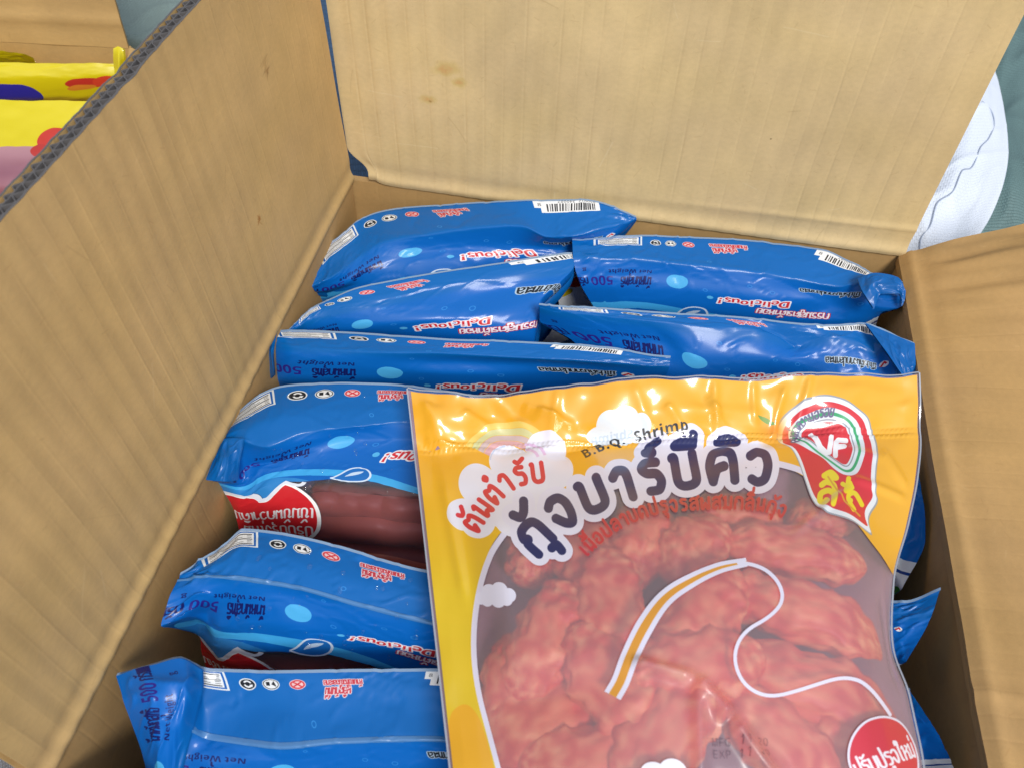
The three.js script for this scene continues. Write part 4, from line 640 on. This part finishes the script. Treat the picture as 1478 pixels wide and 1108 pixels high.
{
  const t = thing('snack_bag', 'yellow resealable bag with a large clear window lying on the blue packs', 'snack bag', at(960, 830, 0.0));
  const film = new THREE.MeshPhysicalMaterial({ map: tex(gc), alphaMap: tex(gm, false), alphaTest: 0.4, roughness: 0.4, clearcoat: 1, clearcoatRoughness: 0.12, side: THREE.DoubleSide });
  part('printed_film', sheet(bagFace, 300, 260), film, t);
  const clear = new THREE.MeshPhysicalMaterial({ color: new THREE.Color(0.88, 0.76, 0.84), transmission: 0.82, thickness: 0, roughness: 0.30, ior: 1.5, side: THREE.DoubleSide });
  part('clear_film', sheet((u, v) => { const p = bagFace(u, v); p.y -= 0.0006; return p; }, 200, 170), clear, t);
  const backM = new THREE.MeshPhysicalMaterial({ color: new THREE.Color(0.34, 0.22, 0.28), roughness: 0.5, side: THREE.DoubleSide });
  part('back_film', sheet((u, v) => { const p = bagFace(u, v), b = Math.pow(Math.max(0, Math.min(1, Math.min(u, 1 - u) * 7)), 0.7) * sstep(0.13, 0.26, v); p.y = lerp(p.y - 0.0012, 0.016, b); return p; }, 80, 80, true), backM, t);
  const edgeM = new THREE.MeshPhysicalMaterial({ color: new THREE.Color(0.36, 0.38, 0.44), roughness: 0.25, clearcoat: 0.6, side: THREE.DoubleSide });
  part('seal_edge', mergeGeometries([sheet((u, v) => { const p = bagFace(u, 0); p.y += 0.0003; p.z += -0.0007 + 0.0008 * v; return p; }, 200, 1), sheet((u, v) => { const p = bagFace(1, u); p.y += 0.0003; p.x += 0.0007 * v - 0.0002; return p; }, 160, 1), sheet((u, v) => { const p = bagFace(0, u); p.y += 0.0002; p.x += 0.0007 * v - 0.0005; return p; }, 160, 1)]), edgeM, t);
}
// the pieces in the bag
const filmAt = (() => {
  const cell = 0.004, M = new Map(), key = (i, k) => i * 4096 + k;
  for (let i = 0; i <= 240; i++) for (let j = 0; j <= 260; j++) { const p = bagNet(i / 240, j / 260), k = key(Math.round(p.x / cell), Math.round(p.z / cell)), q = M.get(k); M.set(k, q === undefined ? p.y : Math.min(q, p.y)); }
  const v = (i, k) => M.get(key(i, k)) ?? 0.022;
  return (x, z) => { const fx = x / cell, fz = z / cell, i = Math.floor(fx), k = Math.floor(fz), a = fx - i, b = fz - k; return (v(i, k) * (1 - a) + v(i + 1, k) * a) * (1 - b) + (v(i, k + 1) * (1 - a) + v(i + 1, k + 1) * a) * b; };
})();
const nugTex = (() => { const [c, g] = canvas(256, 256), im = g.createImageData(256, 256), d = im.data; for (let y = 0; y < 256; y++) for (let x = 0; x < 256; x++) { const n = 0.45 + 0.6 * nz(x / 50, y / 50, 1) + 0.8 * nz(x / 17, y / 17, 2) + 0.25 * nz(x / 9, y / 9, 7), i = (y * 256 + x) * 4, k = clamp(n, 0, 1); d[i] = 218 + 34 * k; d[i + 1] = 56 + 122 * k; d[i + 2] = 30 + 86 * k; d[i + 3] = 255; } g.putImageData(im, 0, 0); return tex(c); })();
const nugMat = new THREE.MeshPhysicalMaterial({ map: nugTex, roughness: 0.6, clearcoat: 0.3, clearcoatRoughness: 0.4 });
[ // centre in the photograph, length and radius (m), angle, height, label
  [1150, 792, 0.058, 0.0115, 2, 0.036, 'ridged red piece at the top right of the bag window below the small red lettering'],
  [1165, 882, 0.064, 0.0120, -8, 0.041, 'long ridged red piece right of the white fishing line'],
  [1165, 992, 0.072, 0.0130, -6, 0.040, 'long curved red piece lying along the lower white line'],
  [1000, 790, 0.036, 0.0120, 50, 0.036, 'short red piece above the tip end of the rod'],
  [925, 775, 0.044, 0.0125, 82, 0.033, 'red piece standing upright under the red curved lettering'],
  [838, 800, 0.050, 0.0130, 118, 0.029, 'red piece below the first letters of the blue headline'],
  [765, 800, 0.036, 0.0105, 100, 0.022, 'red piece at the top left edge of the bag window'],
  [1010, 890, 0.050, 0.0135, 62, 0.044, 'thick red piece just right of the rod'],
  [880, 880, 0.048, 0.0130, 100, 0.040, 'red piece left of the rod at the middle of the window'],
  [1000, 965, 0.050, 0.0125, 20, 0.046, 'red piece at the centre of the bag window'],
  [790, 930, 0.048, 0.0130, 75, 0.032, 'red piece in the left part of the window beside the small cloud'],
  [885, 990, 0.050, 0.0135, 130, 0.044, 'red piece below the lower end of the rod'],
  [800, 1030, 0.056, 0.0135, 30, 0.036, 'red piece at the lower left of the window'],
  [735, 990, 0.040, 0.0110, 85, 0.027, 'red piece along the left white outline of the window'],
  [1120, 1070, 0.052, 0.0125, -38, 0.040, 'red piece under the printed date'],
  [960, 1070, 0.056, 0.0130, 60, 0.045, 'red piece at the bottom centre of the window beside the bright fold'],
  [1215, 1050, 0.040, 0.0115, 40, 0.034, 'red piece left of the red disc'],
  [860, 1100, 0.050, 0.0130, 10, 0.040, 'red piece at the bottom edge of the window'],
  [1200, 738, 0.040, 0.0100, 28, 0.026, 'red piece beneath the emblem'],
  [1060, 745, 0.040, 0.0100, 5, 0.026, 'red piece behind the small red lettering'],
].forEach(([px, py, len, r, deg, h, label], k) => {
  len *= 1.0; r *= 0.97; const g = new THREE.SphereGeometry(1, 72, 40); g.rotateZ(Math.PI / 2); // poles along x
  const P = g.attributes.position, a = deg * Math.PI / 180, bendK = 0.35 * nz(k * 1.7, 2.2) ;
  for (let i = 0; i < P.count; i++) {
    const x = P.getX(i), y = P.getY(i), z = P.getZ(i), s = Math.sign(x) * Math.pow(Math.abs(x), 0.8), rad = Math.hypot(y, z) || 1e-6, prof = Math.pow(Math.max(0, 1 - Math.pow(Math.abs(s), 2.6)), 0.5);
    const th = Math.atan2(z, y), rid = 1 + 0.05 * Math.cos(s * 9 + 1.2 * Math.sin(th + k) + k) + 0.13 * Math.pow(Math.abs(Math.cos(s * 10.5 + 0.8 * Math.sin(th + k) + k)), 1.2) - 0.07 + 0.16 * nz(s * 2.2 + k * 3, Math.cos(th) * 1.2, Math.sin(th) * 1.2 + k) + 0.15 * nz(s * 7 + k, Math.cos(th) * 3.4, Math.sin(th) * 3.4);
    P.setXYZ(i, s * len / 2, y / rad * prof * r * rid * 0.9, z / rad * prof * r * rid + bendK * len * 0.35 * (s * s - 0.4));
  }
  g.rotateY(a); g.computeVertexNormals();
  const base = at(px, py, h); base.y = filmAt(base.x, base.z) - r * 0.95 - 0.0035; g.translate(base.x, base.y, base.z);
  for (let i = 0; i < P.count; i++) { const lim = filmAt(P.getX(i), P.getZ(i)) - 0.0028, y = P.getY(i); if (y > lim - 0.004) P.setY(i, lim - 0.004 * Math.exp(-(y - lim + 0.004) / 0.004)); }
  g.computeVertexNormals();
  const t = thing('shrimp_piece', label, 'shrimp snack', V(base.x, base.y - r, base.z), 'red ridged pieces inside the yellow bag');
  part('piece_body', mergeVertices(g), nugMat, t);
});

/* ------------------------------------------------------------------ second box with yellow packs, behind on the left */
{
  const O = at(188, 70, 0), a = at(0, 60, 0).sub(O).setY(0).normalize(), b = at(180, 160, 0).sub(O).setY(0).normalize();
  const W2 = 0.34, D2 = 0.30, Q = (s, y, q) => O.clone().addScaledVector(a, s).addScaledVector(b, q).add(V(0, y, 0));
  const t = thing('cardboard_box', 'smaller-looking open cardboard box of yellow packs behind the left flap', 'cardboard box', Q(W2 / 2, -BOX_H, D2 / 2));
  const tx = tex(cardTexture(512, 512, '#c4a066', (g, w, h) => {}, 71)), m = cardMat(tx, fluteBump(512, 512, 0.34, 0.01, 12), 0.0004);
  const board = (n, f, g2, nu = 40, nv = 30) => part(n, slab(f, g2, nu, nv), m, t);
  const off = (f, d) => (u, v) => f(u, v).add(d);
  const back = (u, v) => Q(u * W2, -v * BOX_H - 0.0004, 0.001 * nz(u * 6, v * 5)); board('wall', back, off(back, b.clone().multiplyScalar(-T)));
  const right = (u, v) => Q(0, -v * BOX_H - 0.0004, u * D2); board('wall', right, off(right, a.clone().multiplyScalar(-T)));
  const left = (u, v) => Q(W2, -v * BOX_H - 0.0004, u * D2); board('wall', left, off(left, a.clone().multiplyScalar(T)));
  const front = (u, v) => Q(u * W2, -v * BOX_H - 0.0004, D2); board('wall', front, off(front, b.clone().multiplyScalar(T)));
  const bot = (u, v) => Q(u * W2, -BOX_H + 0.004, v * D2); board('bottom_panel', bot, off(bot, V(0, -0.0035, 0)), 3, 3);
  const fbk = (u, v) => Q(u * (W2 - 0.003) + 0.0015 - 0.05 * (1 - v) * 0.165 * (u < 0.5 ? 1 : 0) * (1 - 2 * u), (1 - v) * 0.165, -0.06 * (1 - v) * 0.165 + 0.0012 * nz(u * 8, v * 5) + 0.0015 * Math.exp(-Math.pow(((1 - v) * 0.165 - 0.02) / 0.004, 2))); board('flap', fbk, off(fbk, b.clone().multiplyScalar(-T)), 80, 50);
  const frt = (u, v) => Q(-(1 - v) * 0.026, 0.003 + 0.004 * nz(u * 7, v * 4) - 0.02 * (1 - v) * (1 - v) + 0.0005, u * D2 + 0.006); board('flap', frt, off(frt, V(0, -T, 0)), 40, 20);
  // the yellow packs
  const yellow = (food) => { const [c, g] = canvas(900, 700); g.fillStyle = '#dccb10'; g.fillRect(0, 0, 900, 700);
    if (food) { g.fillStyle = '#2a2aa0'; g.beginPath(); g.ellipse(500, 470, 90, 150, -0.5, 0, 7); g.fill(); }
    const gr = g.createLinearGradient(0, 300, 0, 640); gr.addColorStop(0, '#b98a92'); gr.addColorStop(0.5, '#8e5a6a'); gr.addColorStop(1, '#a86f7c'); g.fillStyle = gr; if (!food) { g.beginPath(); g.moveTo(0, 330); g.bezierCurveTo(300, 300, 600, 330, 900, 250); g.lineTo(900, 640); g.lineTo(0, 640); g.fill(); }
    for (const [x, y, rx, ry, a, cc] of food ? [[770, 330, 90, 70, -0.3, '#c8352a'], [840, 300, 44, 80, 0.3, '#d8452c'], [750, 390, 60, 34, -0.3, '#e08a2c']] : [[690, 270, 86, 80, -0.45, '#c8352a'], [770, 230, 50, 86, 0.4, '#d2402a'], [690, 310, 62, 40, -0.45, '#e08a2c'], [620, 330, 40, 40, 0.2, '#b83028']]) { g.fillStyle = cc; g.beginPath(); g.ellipse(x, y, rx, ry, a, 0, 7); g.fill(); }
    return new THREE.MeshPhysicalMaterial({ map: tex(c), roughness: 0.4, clearcoat: 0.5, clearcoatRoughness: 0.25, side: THREE.DoubleSide }); };
  const yPack = (label, rows, mat, seed) => {
    const f0 = netFn(rows, 40), f = (u, v) => { const p = f0(u, v); p.y += 0.0012 * nz(u * 7, v * 6, seed) + 0.0007 * nz(u * 18, v * 12, seed); return p; };
    const p0 = f(0.5, 0.6); p0.y -= 0.05; const th = thing('yellow_snack_pack', label, 'snack pack', p0, 'yellow packs in the second box');
    part('front_film', sheet(f, 60, 40), mat, th); part('back_film', sheet((u, v) => { const p = f(u, v), e = Math.sqrt(Math.max(0, Math.min(1, 4 * Math.min(u, 1 - u)))) * Math.sqrt(Math.max(0, Math.min(1, 4 * Math.min(v, 1 - v)))); p.y -= 0.02 * e + 0.0004; p.z -= 0.014 * e; return p; }, 40, 30, true), mat, th); return th; };
  const plainY = yellow(false), patchY = yellow(true);
  yPack('yellow pack at the back of the second box, partly behind another at far left', [R(0, [0, -160, 72, 0.000], [0.7, 0, 73, 0.002], [0.9, 35, 78, 0.001], [1, 48, 84, -0.004]), R(0.5, [0, -160, 84, -0.012], [1, 45, 92, -0.012]), R(1, [0, -160, 110, -0.05], [1, 40, 112, -0.05])], new THREE.MeshPhysicalMaterial({ color: col('#dccb10'), roughness: 0.4, clearcoat: 0.5, side: THREE.DoubleSide }), 3);
  const y1 = yPack('yellow pack with an upright twisted end beside the box corner, second box', [R(0, [0, -200, 88, -0.004], [0.5, 0, 90, -0.004], [0.85, 120, 91, -0.004], [1, 166, 92, -0.006]), R(0.35, [0, -200, 112, -0.014], [0.55, 20, 112, -0.012], [1, 172, 112, -0.014]), R(0.7, [0, -200, 140, -0.03], [0.55, 20, 140, -0.028], [1, 170, 138, -0.03]), R(1, [0, -200, 165, -0.06], [1, 160, 165, -0.06])], patchY, 4);
  { const f = netFn([R(0, [0, 163, 70, 0.010], [0.5, 170, 67, 0.011], [1, 177, 70, 0.010]), R(0.4, [0, 163, 88, 0.002], [0.5, 171, 86, 0.006], [1, 179, 90, 0.002]), R(0.75, [0, 165, 112, -0.006], [0.5, 172, 110, -0.002], [1, 180, 112, -0.006]), R(1, [0, 160, 130, -0.014], [0.5, 168, 130, -0.012], [1, 175, 130, -0.014])], 20); part('end_seal', slab(f, (u, v) => f(u, v).add(V(0, -0.0015, -0.002)), 16, 24), new THREE.MeshPhysicalMaterial({ color: col('#dccb10'), roughness: 0.4, clearcoat: 0.5, side: THREE.DoubleSide }), y1); }
  yPack('yellow pack with a mauve clear window, largest of those in the second box', [R(0, [0, -200, 142, 0.002], [0.55, 0, 144, 0.003], [0.9, 140, 146, 0.002], [1, 160, 152, -0.002]), R(0.2, [0, -200, 172, -0.004], [0.55, 10, 172, -0.003], [1, 164, 178, -0.008]), R(0.5, [0, -200, 222, -0.014], [0.55, 10, 222, -0.011], [1, 160, 226, -0.018]), R(0.8, [0, -200, 270, -0.026], [0.55, 10, 270, -0.022], [1, 150, 272, -0.03]), R(1, [0, -200, 320, -0.05], [1, 140, 320, -0.05])], plainY, 5);
  yPack('yellow pack in front, only its bright top edge seen at the photo left edge', [R(0, [0, -220, 288, 0.004], [0.7, 0, 291, 0.004], [1, 100, 292, 0]), R(0.5, [0, -220, 325, -0.006], [1, 100, 330, -0.008]), R(1, [0, -220, 400, -0.05], [1, 90, 400, -0.05])], new THREE.MeshPhysicalMaterial({ color: col('#dccb10'), roughness: 0.4, clearcoat: 0.5, side: THREE.DoubleSide }), 6);
}

/* ------------------------------------------------------------------ woven sacks around the boxes */
const weave = (() => { const [c, g] = canvas(512, 512), im = g.createImageData(512, 512), d = im.data; for (let y = 0; y < 512; y++) for (let x = 0; x < 512; x++) { const cx = x / 16, cy = y / 16, over = (Math.floor(cx) + Math.floor(cy)) % 2, fx = cx % 1 - 0.5, fy = cy % 1 - 0.5, v = over ? 1 - 1.6 * fx * fx - 0.4 * fy * fy : 0.75 - 1.6 * fy * fy - 0.4 * fx * fx, i = (y * 512 + x) * 4; d[i] = d[i + 1] = d[i + 2] = clamp(v * 0.8 + 0.1 * nz(x / 30, y / 30), 0, 1) * 255; d[i + 3] = 255; } g.putImageData(im, 0, 0); const t = tex(c, false); t.wrapS = t.wrapT = THREE.RepeatWrapping; return t; })();
const weaveTone = (() => { const [c, g] = canvas(512, 512), im = g.createImageData(512, 512), d = im.data; for (let y = 0; y < 512; y++) for (let x = 0; x < 512; x++) { const over = (Math.floor(x / 16) + Math.floor(y / 16)) % 2, fx = (x / 16) % 1 - 0.5, fy = (y / 16) % 1 - 0.5, e = Math.max(Math.abs(fx), Math.abs(fy)) > 0.42 ? 0.86 : 1, i = (y * 512 + x) * 4, v = (over ? 1 : 0.93) * e * (1 + 0.1 * nz(Math.floor(x / 16) * 0.7, Math.floor(y / 160), over)); d[i] = d[i + 1] = d[i + 2] = clamp(v, 0, 1) * 250; d[i + 3] = 255; } g.putImageData(im, 0, 0); const t = tex(c); t.wrapS = t.wrapT = THREE.RepeatWrapping; return t; })();
function sack(label, rows, color, seed, o = {}) {
  const f0 = netFn(rows, 40), f = (u, v) => { const p = f0(u, v), e = Math.min(1, 6 * Math.min(u, 1 - u), 6 * Math.min(v, 1 - v)), n = nz(u * 3 + seed, v * 3, seed) * 0.014 + nz(u * 9, v * 5 + seed, seed) * 0.004 + Math.pow(1 - Math.abs(nz(u * 5 + v * 3, v * 6, seed + 2)), 8) * 0.003; p.y += n * (o.rough ?? 1) * (0.35 + 0.65 * e); return p; };
  const t = thing('woven_sack', label, 'sack', f(0.5, 1).add(V(0, -0.12, 0)), 'woven sacks around the boxes');
  const b = weave.clone(); b.repeat.set(o.rep ?? 4, o.rep ?? 4); b.needsUpdate = true;
  const wc = weaveTone.clone(); wc.repeat.copy(b.repeat); wc.needsUpdate = true;
  const m = new THREE.MeshPhysicalMaterial({ color: col(color), map: wc, bumpMap: b, bumpScale: 0.0007, roughness: 0.55, sheen: 0.2, side: THREE.DoubleSide });
  if (o.plain) { m.map = null; m.bumpScale = 0.0005; }
  part('sack_body', mergeGeometries([sheet(f, 70, 70), sheet((u, v) => { const p = f(u, v), e = Math.sqrt(Math.max(0, Math.min(1, 5 * Math.min(u, 1 - u)))) * Math.sqrt(Math.max(0, Math.min(1, 5 * Math.min(v, 1 - v)))); p.y -= 0.0006 + (o.thick ?? 0.1) * e; return p; }, 40, 40, true)]), m, t);
  return [t, f, m];
}
{
  const [t, f] = sack('white woven sack with a stitched seam beside the back flap at right', [
    R(0, [0, 1330, 40, -0.05], [0.5, 1390, 62, -0.045], [1, 1432, 88, -0.06]), R(0.25, [0, 1280, 140, -0.035], [0.6, 1400, 140, -0.025], [1, 1450, 160, -0.05]),
    R(0.55, [0, 1240, 240, -0.03], [0.6, 1380, 240, -0.018], [1, 1455, 235, -0.045]), R(0.8, [0, 1230, 320, -0.035], [0.6, 1360, 320, -0.022], [1, 1432, 310, -0.045]), R(1, [0, 1250, 410, -0.05], [0.6, 1350, 395, -0.045], [1, 1390, 375, -0.055])], '#e9f1ff', 2, { rep: 2.4, rough: 0.55, thick: 0.08, plain: true });
  const c = new THREE.CatmullRomCurve3([[0.70, 0.27], [0.80, 0.30], [0.84, 0.34], [0.80, 0.42], [0.74, 0.46], [0.70, 0.55], [0.64, 0.58], [0.62, 0.68], [0.56, 0.72], [0.53, 0.82], [0.47, 0.87], [0.46, 0.97]].map(([u, v]) => f(u, v).add(V(0, 0.0006, 0))));
  part('seam', new THREE.TubeGeometry(c, 120, 0.00045, 6), new THREE.MeshStandardMaterial({ color: col('#a9b4c8'), roughness: 0.9 }), t);
}
sack('grey-green woven sack at the right edge behind the white sack', [R(0, [0, 1370, -60, -0.11], [1, 1640, -40, -0.11]), R(0.35, [0, 1380, 110, -0.085], [0.5, 1480, 100, -0.07], [1, 1640, 120, -0.09]), R(0.7, [0, 1360, 250, -0.085], [0.5, 1480, 250, -0.07], [1, 1640, 250, -0.09]), R(1, [0, 1340, 440, -0.13], [1, 1640, 430, -0.13])], '#6d8c8c', 5, { rep: 5 });
sack('grey-green woven sack behind the second box and the left flap', [R(0, [0, 60, -120, -0.08], [1, 420, -110, -0.08]), R(0.4, [0, 90, -10, -0.06], [0.5, 230, -20, -0.05], [1, 400, 0, -0.06]), R(0.75, [0, 110, 70, -0.065], [0.5, 240, 60, -0.055], [1, 400, 70, -0.065]), R(1, [0, 120, 170, -0.12], [1, 380, 170, -0.12])], '#93a8a4', 7, { rep: 5 });
sack('white woven sack on the ground at the front left corner of the big box', [R(0, [0, -260, 1000, -0.10], [1, 40, 1040, -0.10]), R(0.5, [0, -260, 1160, -0.06], [1, 70, 1150, -0.07]), R(1, [0, -240, 1320, -0.10], [1, 80, 1300, -0.10])], '#dfe6f2', 12, { rep: 3, thick: 0.06 });
sack('blue woven sack showing through the gap between the left and back flaps', [R(0, [0, 380, -60, -0.07], [1, 600, -60, -0.07]), R(0.4, [0, 400, 60, -0.05], [1, 600, 60, -0.05]), R(0.7, [0, 430, 170, -0.04], [1, 610, 170, -0.04]), R(1, [0, 450, 300, -0.07], [1, 620, 300, -0.07])], '#35587c', 9, { rep: 1.6, rough: 0.3, thick: 0.06 });

const renderer = new THREE.WebGLRenderer({ antialias: true });
renderer.setSize(1024, 767); renderer.toneMapping = THREE.LinearToneMapping; renderer.toneMappingExposure = EXPOSURE; renderer.shadowMap.enabled = true;
document.body.appendChild(renderer.domElement);
renderer.render(scene, camera);
